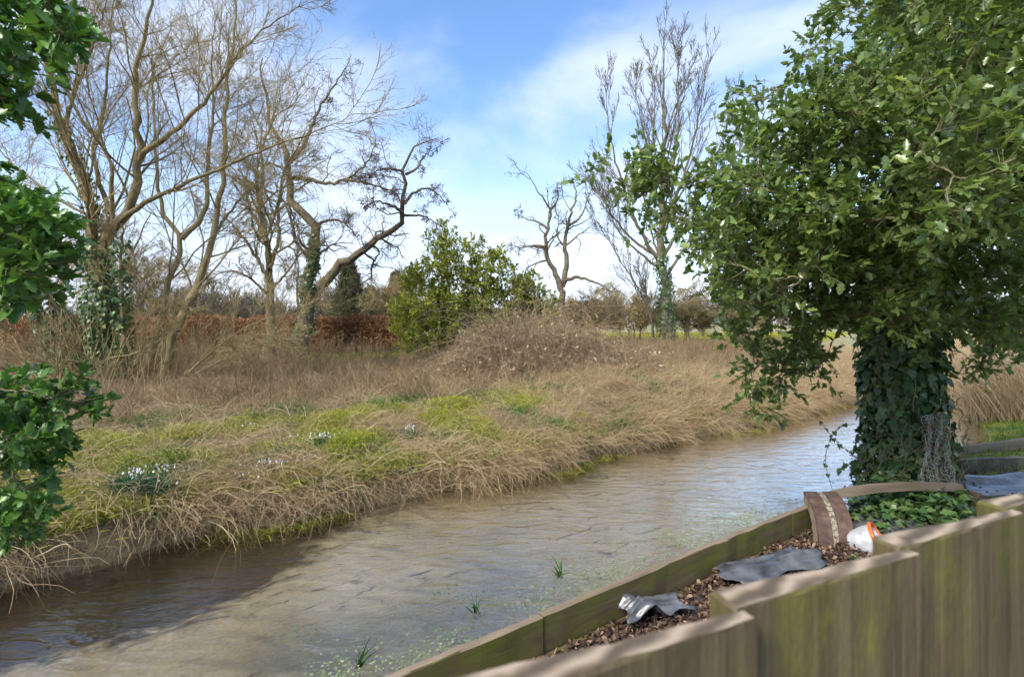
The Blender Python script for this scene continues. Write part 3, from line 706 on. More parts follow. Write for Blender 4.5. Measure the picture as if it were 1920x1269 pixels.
# ---- ivy-clad holly at the water's edge
HB = np.array([3.86, 5.0, .12])
hroot = empty("holly_tree", tuple(HB), "large evergreen holly with ivy-clad trunk at the water's edge", "tree")
trunk = np.array([[3.86, 5.0, 0.0], [3.84, 5.0, .7], [3.80, 5.02, 1.5], [3.86, 5.05, 2.4], [3.92, 5.0, 3.4], [3.95, 5.0, 4.6], [3.9, 5.05, 5.8], [3.9, 5.1, 7.0]])
tp = resample(trunk, 30)
rr_ = np.interp(tp[:, 2], [0, .25, .6, 2, 4, 7], [.36, .26, .21, .19, .15, .05])
o = link("trunk", poly_mesh("trunk", tp[None], rr_[None], 14), M['darkbark']); under(o, hroot)
T_ = [in_poly([(1575, -60), (1505, 120), (1425, 190), (1375, 250), (1335, 330), (1285, 400), (1280, 480), (1330, 530), (1400, 570), (1500, 600), (1640, 590), (1800, 630), (1960, 640), (2150, 600), (2150, -250), (1600, -250)], 260, 3.5, 6.6),
      in_poly([(1720, -80), (1660, 160), (1740, 400), (1960, 470), (2150, 300), (2150, -200)], 90, 2.2, 3.6),
      in_poly([(1640, -60), (1640, 300), (1760, 520), (1960, 560), (2050, 300), (2050, -100)], 110, 3.4, 4.6),
      in_poly([(1480, 180), (1380, 330), (1330, 470), (1480, 560), (1620, 420), (1640, 200)], 60, 3.1, 4.0),
      in_poly([(1135, 300), (1170, 285), (1270, 330), (1300, 400), (1270, 440), (1190, 400), (1145, 360)], 16, 3.7, 4.2),
      in_poly([(1345, 620), (1400, 600), (1560, 640), (1545, 690), (1480, 710), (1410, 770), (1390, 720)], 18, 4.1, 4.9),
      in_poly([(1560, 120), (1560, 400), (1700, 470), (1860, 450), (1850, 120)], 75, 3.1, 4.4),
      in_poly([(1480, 430), (1490, 580), (1620, 620), (1780, 600), (1930, 650), (1960, 430), (1700, 400)], 95, 3.5, 4.7),
      in_poly([(1290, 400), (1300, 500), (1360, 580), (1480, 620), (1580, 600), (1600, 480), (1480, 380)], 60, 3.7, 5.6),
      in_poly([(1780, 560), (1960, 560), (1960, 690), (1840, 690)], 26, 4.6, 6.0),
      np.array([P(1395, 190, 4.4), P(1428, 175, 4.6), P(1375, 215, 4.3), P(1500, 115, 4.8), P(1540, 60, 4.8), P(1590, 5, 4.8), P(1440, 780, 4.2), P(1330, 340, 3.9), P(1120, 310, 3.9)])]
tg = np.concatenate(T_)
def hinner(pos):
    ax = np.hypot(pos[:, 0] - 3.86, pos[:, 1] - 5.0); px, py = project(pos)
    low = (py > 430) & (ax < 1.5); spray = (py > 500) & (px < 1590); lobe = px < 1300
    return rng.random(len(pos)) < np.where(low, .8, np.where(spray, .72, np.where(lobe, .6, np.where(ax < .7, .45, .82))))
leafy(hroot, tp[8:], tg, M['holly'], M['hollybark'], HOLLY, .057, 12, 10, .36, .0042, n_limb=26, inner=hinner)
# ivy cloak on that trunk
iroot = empty("ivy_plant", (3.7, 4.6, .12), "thick dark ivy cloaking the holly trunk at the stream edge", "ivy")
ivy_on(tp, lambda t: np.interp(t * 7.0, [0, .2, .5, 1, 2, 3, 5], [.50, .40, .32, .29, .31, .33, .3]), 5200, .078, iroot, 0.02, .38, "foliage", 300)
# ivy scrambling over the ground at its foot
n = 2600; gx = rng.normal(3.55, .55, n); gy = rng.normal(4.45, .28, n); keep = (SN(gx, gy)[1] < 2.08); gx, gy = gx[keep], gy[keep]; n = len(gx)
gz = .16 + .30 * rng.random(n) * np.exp(-((gx - 3.6) / .7) ** 2)
pos = np.stack([gx, gy, gz], 1); fr = leaf_frames(np.concatenate([rng.normal(size=(n, 2)), np.full((n, 1), -.3)], 1), 1.0, .5)
v, f, t_ = leaves_mesh(IVY, pos, fr, rng.uniform(.035, .08, n), np.clip(rng.beta(2, 2, n), 0, 1)); o = link("ground_ivy_leaves", fast_mesh("ground_ivy_leaves", v, f, t_), M['ivy']); under(o, iroot); o["kind"] = "stuff"
# bare ivy stems on the trunk and base
st = []
for k in range(60):
    a = -2.1 + rng.normal() * .8; z0 = rng.uniform(.1, 1.1); p = np.array([3.86 + .4 * math.cos(a), 5.0 + .4 * math.sin(a), z0]); d = np.array([rng.normal() * .4, -.1, rng.choice([-1, 1]) * .8]); L_ = [p]
    for j in range(9):
        d = norm(d + rng.normal(size=3) * .35); p = p + d * rng.uniform(.05, .09); rad_ = math.hypot(p[0] - 3.86, p[1] - 5.0); p[:2] = np.array([3.86, 5.0]) + (p[:2] - np.array([3.86, 5.0])) / rad_ * rng.uniform(.40, .47); p[2] = max(p[2], .16); L_.append(p.copy())
    st.append(L_)
o = link("bare_stems", poly_mesh("bare_stems", np.array(st), np.full((60, 10), .0036), 4), M['willow']); under(o, iroot); o["kind"] = "stuff"
# trailing ivy shoot hanging over the water
sroot = empty("ivy_shoot", tuple(P(1575, 905, 4.5)), "thin ivy shoot trailing against the bright water", "ivy")
sh = [pix([(1602, 795), (1568, 800), (1553, 830), (1546, 862), (1552, 890), (1560, 915)], 4.5), pix([(1600, 850), (1575, 835), (1556, 815), (1540, 790)], 4.5), pix([(1600, 880), (1585, 865), (1572, 885)], 4.5)]
shp = np.array([resample(s_, 12) for s_ in sh]); o = link("stem", poly_mesh("stem", shp, np.full((3, 12), .0028), 4), M['hollybark']); under(o, sroot)
pos = np.repeat(shp.reshape(-1, 3), 1, 0); fr = leaf_frames(rng.normal(size=pos.shape) + np.array([0, 0, -.6]), .6, .6); split_leaves(sroot, IVY, pos, fr, rng.uniform(.03, .055, len(pos)), rng.random(len(pos)) * .5, M['ivy'], 300)

# ---- holly reaching in beside the camera
lroot = empty("holly_tree", (-2.9, .35, .15), "glossy green holly boughs reaching in from beside the stream", "tree")
lt = resample([[-2.9, .35, .05], [-2.88, .37, 1.0], [-2.92, .4, 2.2], [-2.9, .42, 3.6]], 24)
o = link("trunk", poly_mesh("trunk", lt[None], np.linspace(.11, .04, 24)[None], 10), M['darkbark']); under(o, lroot)
tg = np.concatenate([in_poly([(-120, -80), (90, -60), (165, 50), (155, 110), (85, 150), (45, 195), (-120, 205)], 46, 1.5, 2.15),
                     in_poly([(-60, 375), (50, 375), (140, 395), (115, 440), (90, 520), (30, 580), (-60, 590)], 42, 1.55, 2.1),
                     in_poly([(-60, 715), (60, 710), (165, 750), (150, 805), (110, 865), (55, 925), (-60, 925)], 38, 1.95, 2.5),
                     in_poly([(-60, 960), (90, 940), (60, 1000), (-60, 1050)], 14, 2.1, 2.4)])
leafy(lroot, lt, tg, M['hollyL'], M['hollybark'], HOLLY, .047, 7, 7, .16, .0026, n_limb=12)

# ---- mixed green bush in the middle
g = ground_pt(870, 14.2)
broot = empty("evergreen_bush", g, "yellow-green leafy bush rising behind the bramble mound", "bush")
st = [np.array([g[0] + rng.normal() * .5, 14.2 + rng.normal() * .3, g[2] + z]) for z in (0, .2, .5, .8, 1.1) for _ in range(4)]
tg = np.concatenate([in_poly([(735, 600), (765, 500), (800, 460), (840, 445), (900, 458), (960, 500), (1020, 545), (1040, 600), (1000, 640), (770, 680), (745, 650)], 250, 13.2, 15.4),
                     np.array([P(805, 440, 14.3), P(832, 418, 14), P(900, 448, 14), P(940, 475, 14), P(1005, 520, 14), P(775, 500, 14.2), P(850, 435, 14.6), P(1035, 565, 14)])])
def btint(p):  # lit lower left painted into leaf tint: yellower there, darker to the right
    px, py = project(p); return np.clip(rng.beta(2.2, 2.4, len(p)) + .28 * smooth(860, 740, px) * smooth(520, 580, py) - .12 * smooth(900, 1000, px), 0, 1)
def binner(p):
    px, py = project(p); return rng.random(len(p)) < np.where(py < 480, .65, 1.0)
leafy(broot, st, tg, M['bush'], M['greybark'], OVAL, .085, 13, 15, .5, .005, n_limb=10, n_single=0, inner=binner, tintf=btint)

# ---- beech hedge
hx0, hx1 = -19.0, -3.9
hroot2 = empty("beech_hedge", (-9, 18.6, .62), "clipped beech hedge holding its russet dead leaves", "hedge")
def hedge_y(x): return 18.6 - .05 * (x + 9)
sm = poly_mesh("stem", np.array([resample([[0, 0, -.08], [.02, .01, .35], [-.02, 0, .8], [.03, 0, 1.15]], 7)]), np.linspace(.022, .01, 7)[None], 5); sm.materials.append(M['greybark'])
for k, x in enumerate(np.arange(hx0, hx1, .24)):
    o = bpy.data.objects.new("stem", sm); COL.objects.link(o); o.parent = hroot2
    y = hedge_y(x) + rng.normal() * .08; o.location = (x + rng.normal() * .06 + 9, y - 18.6, float(height(x, y)) - .62); o.rotation_euler = (rng.normal() * .06, rng.normal() * .09, rng.random() * 6)
    o.scale = (1.3, 1.3, 1)
n = 42000; x = rng.uniform(hx0, hx1, n); yy = rng.uniform(-.42, .42, n); z = .34 + 1.12 * rng.random(n) ** .85 + .05 * np.sin(x * 2.1) + .03 * np.sin(x * 5.3); z = z + .10 * (rng.random(n) < .06) * rng.random(n)
keep = rng.random(n) < np.where(z < .48, .45, 1); x, yy, z = x[keep], yy[keep], z[keep]
pos = np.stack([x, hedge_y(x) + yy, z + .62], 1); fr = leaf_frames(rng.normal(size=pos.shape), .3, 1.0)
v, f, t_ = leaves_mesh(OVAL, pos, fr, rng.uniform(.06, .11, len(pos)), np.clip(.5 + .22 * rng.normal(size=len(pos)) + .15 * np.sin(x * 1.3), 0, 1))
o = link("foliage", fast_mesh("foliage", v, f, t_), M['beech']); under(o, hroot2); o["kind"] = "stuff"
# brown leafless scrub in front of the hedge's left half
n = 700; x = rng.uniform(-11.8, -7.2, n); y = rng.uniform(15.2, 17.0, n); K = 7; q = np.linspace(0, 1, K)
ln = rng.uniform(.5, 1.3, n) * (0.65 + .35 * np.sin(x * .9 + 1)); d = norm(np.stack([rng.normal(size=n) * .35, rng.normal(size=n) * .3, np.ones(n)], 1))
PT = np.stack([x, y, height(x, y)], 1)[:, None] + d[:, None] * (ln[:, None] * q)[..., None] + np.cumsum(rng.normal(size=(n, K, 3)) * .03, 1)
scrub = empty("bare_scrub", ground_pt(440, 16), "tawny thicket of bare shoots before the beech hedge", "shrub")
ch = children(PT, np.full((n, K), .005), 3, .3, .6, 35, .15, (0, 0, 0), 4, rmin=.0035)
v, f, _ = join([tubes(PT, np.full((n, K), .0055), 3), tubes(ch[0], ch[1], 3)]); o = link("shoots", fast_mesh("shoots", v, f), M['twig']); under(o, scrub); o["kind"] = "stuff"

# ---- straw coloured plants
def mat_straw(name, stops, rough=.75, trans=.25):
    m, t, b = new_mat(name); f = math_node(t, 'ADD', math_node(t, 'MULTIPLY', attr(t, "tint"), .6), math_node(t, 'MULTIPLY', obj_random(t), .4))
    c = ramp(t, f, stops); t.links.new(c, b.inputs["Base Color"]); b.inputs["Roughness"].default_value = rough; b.inputs["Specular IOR Level"].default_value = .25
    if trans:
        tr = t.nodes.new("ShaderNodeBsdfTranslucent"); t.links.new(c, tr.inputs[0]); ms = t.nodes.new("ShaderNodeMixShader"); ms.inputs[0].default_value = trans
        t.links.new(b.outputs[0], ms.inputs[1]); t.links.new(tr.outputs[0], ms.inputs[2]); t.links.new(ms.outputs[0], t.nodes["Material Output"].inputs[0])
    return m
M['straw'] = mat_straw("straw", [(0, (.20, .13, .065)), (.4, (.42, .30, .16)), (.75, (.58, .45, .26)), (1, (.70, .58, .38))])
M['weed'] = mat_straw("dead_weed_stem", [(0, (.17, .11, .06)), (.45, (.35, .24, .13)), (.8, (.50, .37, .22)), (1, (.62, .49, .32))])
M['straw2'] = mat_straw("tan_weed_stem", [(0, (.22, .15, .075)), (.45, (.40, .295, .16)), (.8, (.54, .42, .25)), (1, (.66, .54, .36))])
M['moss'] = mat_straw("fresh_grass", [(0, (.12, .15, .02)), (.4, (.28, .32, .03)), (.8, (.46, .46, .05)), (1, (.58, .50, .12))])
M['green'] = mat_straw("green_herb", [(0, (.04, .09, .02)), (.5, (.08, .18, .03)), (1, (.16, .30, .06))])
M['cane'] = mat_straw("bramble_cane", [(0, (.22, .15, .085)), (.5, (.46, .335, .20)), (1, (.68, .55, .37))])

# bramble mound: arching dead canes and grass over a hump
g = ground_pt(985, 11.0)
br = empty("bramble_mound", g, "tangled mound of dry brambles and grass before the green bush", "brambles")
n = 5200; cxm = g[0]; a = rng.random(n) * 6.28; rad = np.sqrt(rng.random(n)) ; bx = cxm + np.cos(a) * rad * 2.35 + .45; by = 11.0 + np.sin(a) * rad * 1.2
top = 1.12 * np.sqrt(np.clip(1 - rad ** 2, .02, 1)) * (0.72 + .28 * np.sin(bx * 1.8 + 1)); base = np.stack([bx, by, height(bx, by) - .05], 1)
d = norm(np.stack([rng.normal(size=n) * .7 + np.cos(a) * rad * .5, rng.normal(size=n) * .45 + np.sin(a) * rad * .5, np.ones(n)], 1)); K = 9; ln = top * rng.uniform(.75, 1.7, n) * np.where(rng.random(n) < .07, 1.9, 1) + .25
p = base; L_ = [p]
for k in range(K - 1):
    d = norm(d + rng.normal(size=(n, 3)) * .24 + np.array([0, 0, -.17]) * (k / 3.0)); p = p + d * (ln / (K - 1))[:, None]; p = np.stack([p[:, 0], p[:, 1], np.maximum(p[:, 2], height(p[:, 0], p[:, 1]) + .02)], 1); L_.append(p)
PT = np.stack(L_, 1); ch = children(PT, np.full((n, K), .005), 2, .2, .4, 50, .2, (0, 0, -.06), 4, rmin=.003)
tt = np.repeat(rng.random(n), K * 3); v, f = tubes(PT, np.full((n, K), .0055) * np.linspace(1.1, .5, K)[None], 3); v2, f2 = tubes(ch[0], ch[1], 3)
v, f, t_ = join([(v, f, tt), (v2, f2, np.repeat(rng.random(len(ch[0])), 12))]); o = link("canes", fast_mesh("canes", v, f, t_), M['cane']); under(o, br); o["kind"] = "stuff"
n2 = 5000; k = rng.integers(0, n, n2); j = rng.integers(3, K, n2); pos = PT[k, j] + rng.normal(size=(n2, 3)) * .03; fr = leaf_frames(rng.normal(size=pos.shape), .5, .8)
v, f, t_ = leaves_mesh(OVAL, pos, fr, rng.uniform(.04, .085, n2), rng.random(n2)); o = link("dead_leaves", fast_mesh("dead_leaves", v, f, t_), M['cane']); under(o, br); o["kind"] = "stuff"

# =================================================================== scattered ground cover
def scatter(name, label, cat, protos, pts, rot, scl, idx=None):
    """one 'stuff' object: geometry-node scatter of small tuft meshes over points"""
    col = bpy.data.collections.new(name + "_kinds")
    for i, me in enumerate(protos):
        col.objects.link(bpy.data.objects.new("%s_kind_%02d" % (name, i), me))
    n = len(pts); me = bpy.data.meshes.new(name); me.vertices.add(n); me.vertices.foreach_set("co", np.ascontiguousarray(pts, np.float32).ravel())
    a = me.attributes.new("rot", 'FLOAT_VECTOR', 'POINT'); a.data.foreach_set("vector", np.ascontiguousarray(rot, np.float32).ravel())
    a = me.attributes.new("scl", 'FLOAT', 'POINT'); a.data.foreach_set("value", np.ascontiguousarray(scl, np.float32))
    a = me.attributes.new("idx", 'INT', 'POINT'); a.data.foreach_set("value", (rng.integers(0, len(protos), n) if idx is None else idx).astype(np.int32))
    ng = bpy.data.node_groups.new(name + "_scatter", 'GeometryNodeTree')
    ng.interface.new_socket("Geometry", in_out='INPUT', socket_type='NodeSocketGeometry'); ng.interface.new_socket("Geometry", in_out='OUTPUT', socket_type='NodeSocketGeometry')
    N_ = ng.nodes.new; gi, go = N_("NodeGroupInput"), N_("NodeGroupOutput"); ip = N_("GeometryNodeInstanceOnPoints"); ci = N_("GeometryNodeCollectionInfo")
    ci.inputs[0].default_value = col; ci.inputs[1].default_value = True; ci.inputs[2].default_value = True
    def na(nm, ty):
        q = N_("GeometryNodeInputNamedAttribute"); q.data_type = ty; q.inputs[0].default_value = nm; return q.outputs[0]
    er = N_("FunctionNodeEulerToRotation"); ng.links.new(na("rot", 'FLOAT_VECTOR'), er.inputs[0])
    ng.links.new(gi.outputs[0], ip.inputs["Points"]); ng.links.new(ci.outputs[0], ip.inputs["Instance"]); ip.inputs["Pick Instance"].default_value = True
    ng.links.new(na("idx", 'INT'), ip.inputs["Instance Index"]); ng.links.new(er.outputs[0], ip.inputs["Rotation"]); ng.links.new(na("scl", 'FLOAT'), ip.inputs["Scale"])
    ng.links.new(ip.outputs[0], go.inputs[0])
    o = link(name, me); md = o.modifiers.new("scatter", 'NODES'); md.node_group = ng
    return tag(o, label, cat, kind="stuff")

def tuft(name, mat, n, h0, h1, spread, lean, droop, wdt, K=5, sides=2, bias=(0, 0), wig=.05):
    b = np.concatenate([rng.normal(size=(n, 2)) * spread, np.full((n, 1), -.03)], 1)
    d = norm(np.stack([rng.normal(size=n) * lean + bias[0], rng.normal(size=n) * lean + bias[1], np.ones(n)], 1)); ln = rng.uniform(h0, h1, n); p = b; L_ = [p]
    for k in range(K - 1):
        hd = np.concatenate([d[:, :2], np.zeros((n, 1))], 1); d = norm(d + hd * droop * .5 + np.array([0, 0, -droop]) * (k + 1) / K + rng.normal(size=(n, 3)) * wig); p = p + d * (ln / (K - 1))[:, None]; L_.append(p)
    PT = np.stack(L_, 1); v, f = tubes(PT, np.full((n, K), wdt) * np.linspace(1, .35, K)[None] * rng.uniform(.6, 1.4, (n, 1)), sides)
    me = fast_mesh(name, v, f, np.repeat(rng.random(n), K * sides)); me.materials.append(mat); return me, PT
def rots(n, tilt=.12, yaw=None):
    r = np.stack([rng.normal(size=n) * tilt, rng.normal(size=n) * tilt, rng.random(n) * 6.283 if yaw is None else yaw + rng.normal(size=n) * .5], 1); return r
def view_pts(n, f_keep, Z0, Z1, margin=1.25, power=1.0):
    """ground points roughly spread over the view (a wedge in front of the camera, wider than the frame)"""
    out_ = []; tot = 0
    while tot < n:
        Z = np.sqrt(rng.uniform(Z0 ** 2, Z1 ** 2, n * 3)); x = Z * rng.uniform(-margin, margin, n * 3)
        k = f_keep(x, Z); q = np.stack([x[k], Z[k]], 1); out_.append(q); tot += len(q)
    q = np.concatenate(out_)[:n]; return np.stack([q[:, 0], q[:, 1], height(q[:, 0], q[:, 1])], 1)
def patch(x, y, sc=1.0, ph=0.0):
    return np.sin(x * 1.9 * sc + 1 + ph) * np.sin(y * 2.3 * sc + x * .6 * sc + ph) + .6 * np.sin(x * 4.3 * sc - y * 1.9 * sc + 2 * ph) * np.sin(y * 3.7 * sc + .5)
def U(x, y): s, n = SN(x, y); return n - far_bank(s)
def V_(x, y): s, n = SN(x, y); return near_bank(s) - n

# upright dead weed stems over the meadow
pr = []
for k in range(6):
    me, PT = tuft("weed_tuft", M['weed'], 22, .18, .55, .13, .42, .12, .0030, 6, 3, wig=.14)
    ch = children(PT, np.full(PT.shape[:2], .0022), 3, .2, .45, 40, .12, (0, 0, .04), 4, rmin=.0016); v, f = tubes(PT, np.full(PT.shape[:2], .0030), 3); v2, f2 = tubes(ch[0], ch[1], 3)
    v, f, t_ = join([(v, f, np.repeat(rng.random(len(PT)), 18)), (v2, f2, np.repeat(rng.random(len(ch[0])), 12))]); me = fast_mesh("weed_tuft", v, f, t_); me.materials.append(M['weed'] if k < 3 else M['straw2']); pr.append(me)
pts = view_pts(10500, lambda x, y: (U(x, y) > 2.2 + .5 * patch(x, y, .5)) & ~((np.abs(y - 17.0) < 1.6) & (x > -8) & (x < -3.2)) & (y < 27 - .5 * patch(x, y, .3)) & (rng.random(len(x)) < np.where(U(x, y) < 3.2, .55, 1)) & (rng.random(len(x)) < np.clip(14 / y, .3, 1) ** .7) & (rng.random(len(x)) < np.where(patch(x, y, .8, 4.) + .5 * patch(x, y, 2.2, .7) < -.25, .3, 1)), 5, 27)
scatter("dead_weeds", "brown dead weed stems covering the meadow", "weeds", pr, pts, rots(len(pts), .2), rng.uniform(.32, .95, len(pts)) * (1 + .35 * np.clip(patch(pts[:, 0], pts[:, 1], .6, 3.), -1, 1)), rng.integers(0, 3, len(pts)) + 3 * (patch(pts[:, 0], pts[:, 1], .45, 1.5) + rng.normal(size=len(pts)) * .5 > .35))
pr = []
for k in range(4):
    me, PT = tuft("stalk_tuft", M['weed'], 7, .55, 1.05, .16, .22, .06, .004, 7, 3, wig=.09)
    ch = children(PT, np.full(PT.shape[:2], .003), 7, .12, .3, 45, .15, (0, 0, .05), 4, tmin=.45, rmin=.0022); c2_ = children(ch[0], ch[1], 4, .3, .6, 45, .2, (0, 0, 0), 3, tmin=.5, rmin=.003)
    v, f, t_ = join([tubes(PT, np.full(PT.shape[:2], .0036), 3), tubes(ch[0], ch[1], 3), tubes(c2_[0], c2_[1], 3)]); me = fast_mesh("stalk_tuft", v, f, rng.random() * .5 + 0 * t_); me.materials.append(M['weed']); pr.append(me)
pts = view_pts(620, lambda x, y: (U(x, y) > 2.4) & (y < 24) & (patch(x, y, .7, 2.) > -.1), 6, 24)
scatter("dead_stalks", "taller branching dead stalks standing above the weeds", "weeds", pr, pts, rots(len(pts), .16), rng.uniform(.55, 1.1, len(pts)))
# matted straw on bank and meadow
pr = [tuft("straw_tuft", M['straw'], 46, .15, .55, .13, 1.7, .22, .0022, 6, 2, wig=.20)[0] for _ in range(6)]
pts = view_pts(7000, lambda x, y: (U(x, y) > .12) & (rng.random(len(x)) < np.where(U(x, y) < 3, np.where(patch(x, y) > .05, .36, 1.0), .33)), 3, 20)
scatter("matted_straw", "pale matted straw lying over the bank", "dry grass", pr, pts, rots(len(pts), .2), rng.uniform(.55, 1.1, len(pts)))
# long straw hanging over the lip towards the water
yaw_w = math.atan2(-NV[1], -NV[0])
pr = [tuft("hanging_tuft", M['straw'], 34, .12, .60, .12, .85, .50, .0022, 7, 2, bias=(.8, 0), wig=.22)[0] for _ in range(6)]
s_ = rng.uniform(-9, 22, 4200); u_ = np.abs(rng.normal(0, .28, 4200)) + .07; x, y = XY(s_, far_bank(s_) + u_); pts = np.stack([x, y, height(x, y) + .01], 1)
k = rng.random(4200) < np.where(np.sin(s_ * 2.2) + np.sin(s_ * 5.1) > -.1, .9, .22) * np.where(u_ > .45, .5, 1); pts = pts[k]
scatter("hanging_straw", "long dry straw hanging over the bank to the water", "dry grass", pr, pts, rots(len(pts), .3, yaw_w), rng.uniform(.4, 1.2, len(pts)))
# tall pale grass on the bank beyond the bramble mound
pr = [tuft("tall_grass", M['straw'], 50, .20, .80, .14, .60, .30, .0028, 6, 2, bias=(.35, 0), wig=.15)[0] for _ in range(4)]
pts = view_pts(1500, lambda x, y: (U(x, y) > .25) & (U(x, y) < 2.2) & (SN(x, y)[0] > 4.6), 5, 26)
scatter("bank_grass", "pale bent grass on the bank below the brambles", "dry grass", pr, pts, rots(len(pts), .35, yaw_w), rng.uniform(.3, .75, len(pts)))
# bright short grass and moss on the bank
pr = [tuft("moss_tuft", M['moss'], 90, .02, .085, .075, .8, .25, .0026, 4, 2)[0] for _ in range(5)]
pts = view_pts(8500, lambda x, y: (U(x, y) > .3) & (U(x, y) < 2.2) & (patch(x, y) + .5 * patch(x, y, 3.1, 1.) > -.05) & (SN(x, y)[0] < 5.2) & (SN(x, y)[0] > -3.5), 3, 12)
scatter("bank_moss", "bright yellow-green moss and young grass on the bank", "grass", pr, pts, rots(len(pts)), rng.uniform(.7, 1.5, len(pts)))
pr = [tuft("herb_tuft", M['green'], 40, .05, .16, .08, .7, .3, .005, 4, 2)[0] for _ in range(4)]
pts = view_pts(1300, lambda x, y: (U(x, y) > .15) & (U(x, y) < 3.0) & (patch(x, y, 1.3, 2.) > .25), 3, 14)
scatter("bank_herbs", "dark green low herbs among the bank grass", "plants", pr, pts, rots(len(pts)), rng.uniform(.6, 1.3, len(pts)))
# pasture grass by the hedge and far meadow
pr = [tuft("pasture_tuft", M['moss'], 60, .05, .16, .18, .5, .2, .006, 4, 2)[0] for _ in range(4)]
pts = np.concatenate([view_pts(1500, lambda x, y: (np.abs(y - 17.1) < 1.7) & (x > -8.2) & (x < -3.0), 15, 19.0), view_pts(4500, lambda x, y: (U(x, y) > 3) & (x > 0), 25, 60)])
scatter("pasture_grass", "short light green pasture grass beyond the weeds", "grass", pr, pts, rots(len(pts)), rng.uniform(.8, 1.6, len(pts)))
# reeds on the bend to the right of the holly
pr = [tuft("reed_tuft", M['straw'], 44, .7, 1.55, .15, .20, .22, .006, 7, 2, wig=.06)[0] for _ in range(4)]
s_ = rng.uniform(12.2, 24, 700); x, y = XY(s_, near_bank(s_) - .1 - np.abs(rng.normal(0, 1.1, 700))); pts = np.stack([x, y, height(x, y)], 1)
scatter("dry_reeds", "tall pale dry reeds on the bend behind the ivy trunk", "reeds", pr, pts, rots(len(pts), .12), rng.uniform(.6, 1.05, len(pts)))
# lawn strip on the right
pr = [tuft("lawn_tuft", M['green'], 60, .02, .06, .09, .5, .2, .003, 3, 2)[0] for _ in range(3)] + [tuft("lawn_tuft_b", M['moss'], 60, .02, .06, .09, .5, .2, .003, 3, 2)[0] for _ in range(3)]
x = rng.uniform(4.8, 12, 5200); y = rng.uniform(4.6, 12, 5200); k = (V_(x, y) > .1) & (SN(x, y)[0] < 12.6) ; x, y = x[k], y[k]; pts = np.stack([x, y, height(x, y)], 1)
scatter("lawn_grass", "mown green lawn beyond the edging boards", "grass", pr, pts, rots(len(pts)), rng.uniform(.8, 1.4, len(pts)))

# floating weed
def pad_cluster(name, mat, n, spread, lo, hi):
    a = np.arange(6) / 6 * 2 * np.pi; tpl = (np.concatenate([[[0, .5, 0]], np.stack([np.cos(a) * .45, .5 + np.sin(a) * .5, 0 * a], 1)]), np.array([(0, i + 1, (i + 1) % 6 + 1) for i in range(6)]))
    pos = np.concatenate([rng.normal(size=(n, 2)) * spread, rng.uniform(.004, .02, (n, 1))], 1); fr = leaf_frames(np.concatenate([rng.normal(size=(n, 2)), rng.uniform(0, .25, (n, 1))], 1), 3, .25)
    v, f, t_ = leaves_mesh(tpl, pos, fr, rng.uniform(lo, hi, n), rng.random(n)); me = fast_mesh(name, v, f, t_); me.materials.append(mat); return me
M['cress'] = mat_straw("water_cress", [(0, (.13, .20, .07)), (.5, (.27, .34, .15)), (1, (.48, .52, .32))])
pr = [pad_cluster("cress_cluster", M['cress'], 30, .075, .007, .019) for _ in range(5)]
s_ = np.concatenate([rng.uniform(.6, 5.5, 620), rng.uniform(-2.2, .8, 180)]); wv = np.abs(rng.normal(0, .36, 800)) + .05; k = np.sin(s_ * 3.1) * .5 + np.sin(s_ * 7.3 + wv * 9) > -.55
x, y = XY(s_, near_bank(s_) + wv); pts = np.stack([x, y, np.full(800, .003)], 1)[k]
scatter("floating_cress", "pale green floating cress along the timber edge", "water plants", pr, pts, np.stack([0 * pts[:, 0], 0 * pts[:, 0], rng.random(len(pts)) * 6.28], 1), rng.uniform(.6, 1.3, len(pts)))
pr = [tuft("sedge_tuft", M['moss'], 46, .08, .26, .05, 1.3, .6, .0030, 6, 2, wig=.12)[0] for _ in range(4)]
s_ = rng.uniform(-6, 14, 260); s_ = s_[(np.sin(s_ * 1.7) > .35)]; x, y = XY(s_, far_bank(s_) - np.abs(rng.normal(0, .10, len(s_)))); pts = np.stack([x, y, np.full(len(s_), .0)], 1)
scatter("water_grass", "yellow-green grass trailing in the water under the bank", "water plants", pr, pts, rots(len(pts), .1), rng.uniform(.5, 1.0, len(pts)))
# small upright water plants by the boards
for i, (px, py) in enumerate([(672, 1240), (895, 1140), (1050, 1075)]):
    h_ = CAMZ * F / (py - HY); me, _ = tuft("leaves", M['green'], 12, .08, .17, .012, .38, .2, .006, 5, 2)
    o = link("water_plant", me, None, None, (float(P(px, py, h_)[0]), h_, 0)); tag(o, ["green blades standing in water at the frame's bottom edge", "small green sprout among the cress, beside the boards' near stretch", "small green sprout in the cress farther along the boards"][i], "plant", "sprouts in the stream")

# leaf litter in the garden bed
M['litter'] = mat_leaf("dead_leaf_litter", [(0, (.03, .019, .013)), (.4, (.09, .052, .036)), (.75, (.18, .11, .075)), (1, (.33, .22, .15))], .7, .25, .1, True)
pr = []
for k in range(6):
    Vv = OVAL[0].copy(); Vv[:, 0] *= 1.25; Vv[:, 2] += .35 * (Vv[:, 0] ** 2) * (k - 2) + .25 * np.sin(Vv[:, 1] * 3 + k); me = fast_mesh("litter_leaf", Vv, OVAL[1], np.full(len(Vv), k / 6)); me.materials.append(M['litter']); pr.append(me)
s_ = np.concatenate([rng.uniform(-.8, 6.0, 30000), rng.uniform(6, 9, 4000)]); v_ = .03 + 1.7 * rng.random(34000) ** 1.2; x, y = XY(s_, 2.06 - v_); k = (y > .45) ; x, y = x[k], y[k]
pts = np.stack([x, y, .152 + .035 * rng.random(len(x)) + .04 * bumps(x * 3, y * 3).clip(0)], 1)
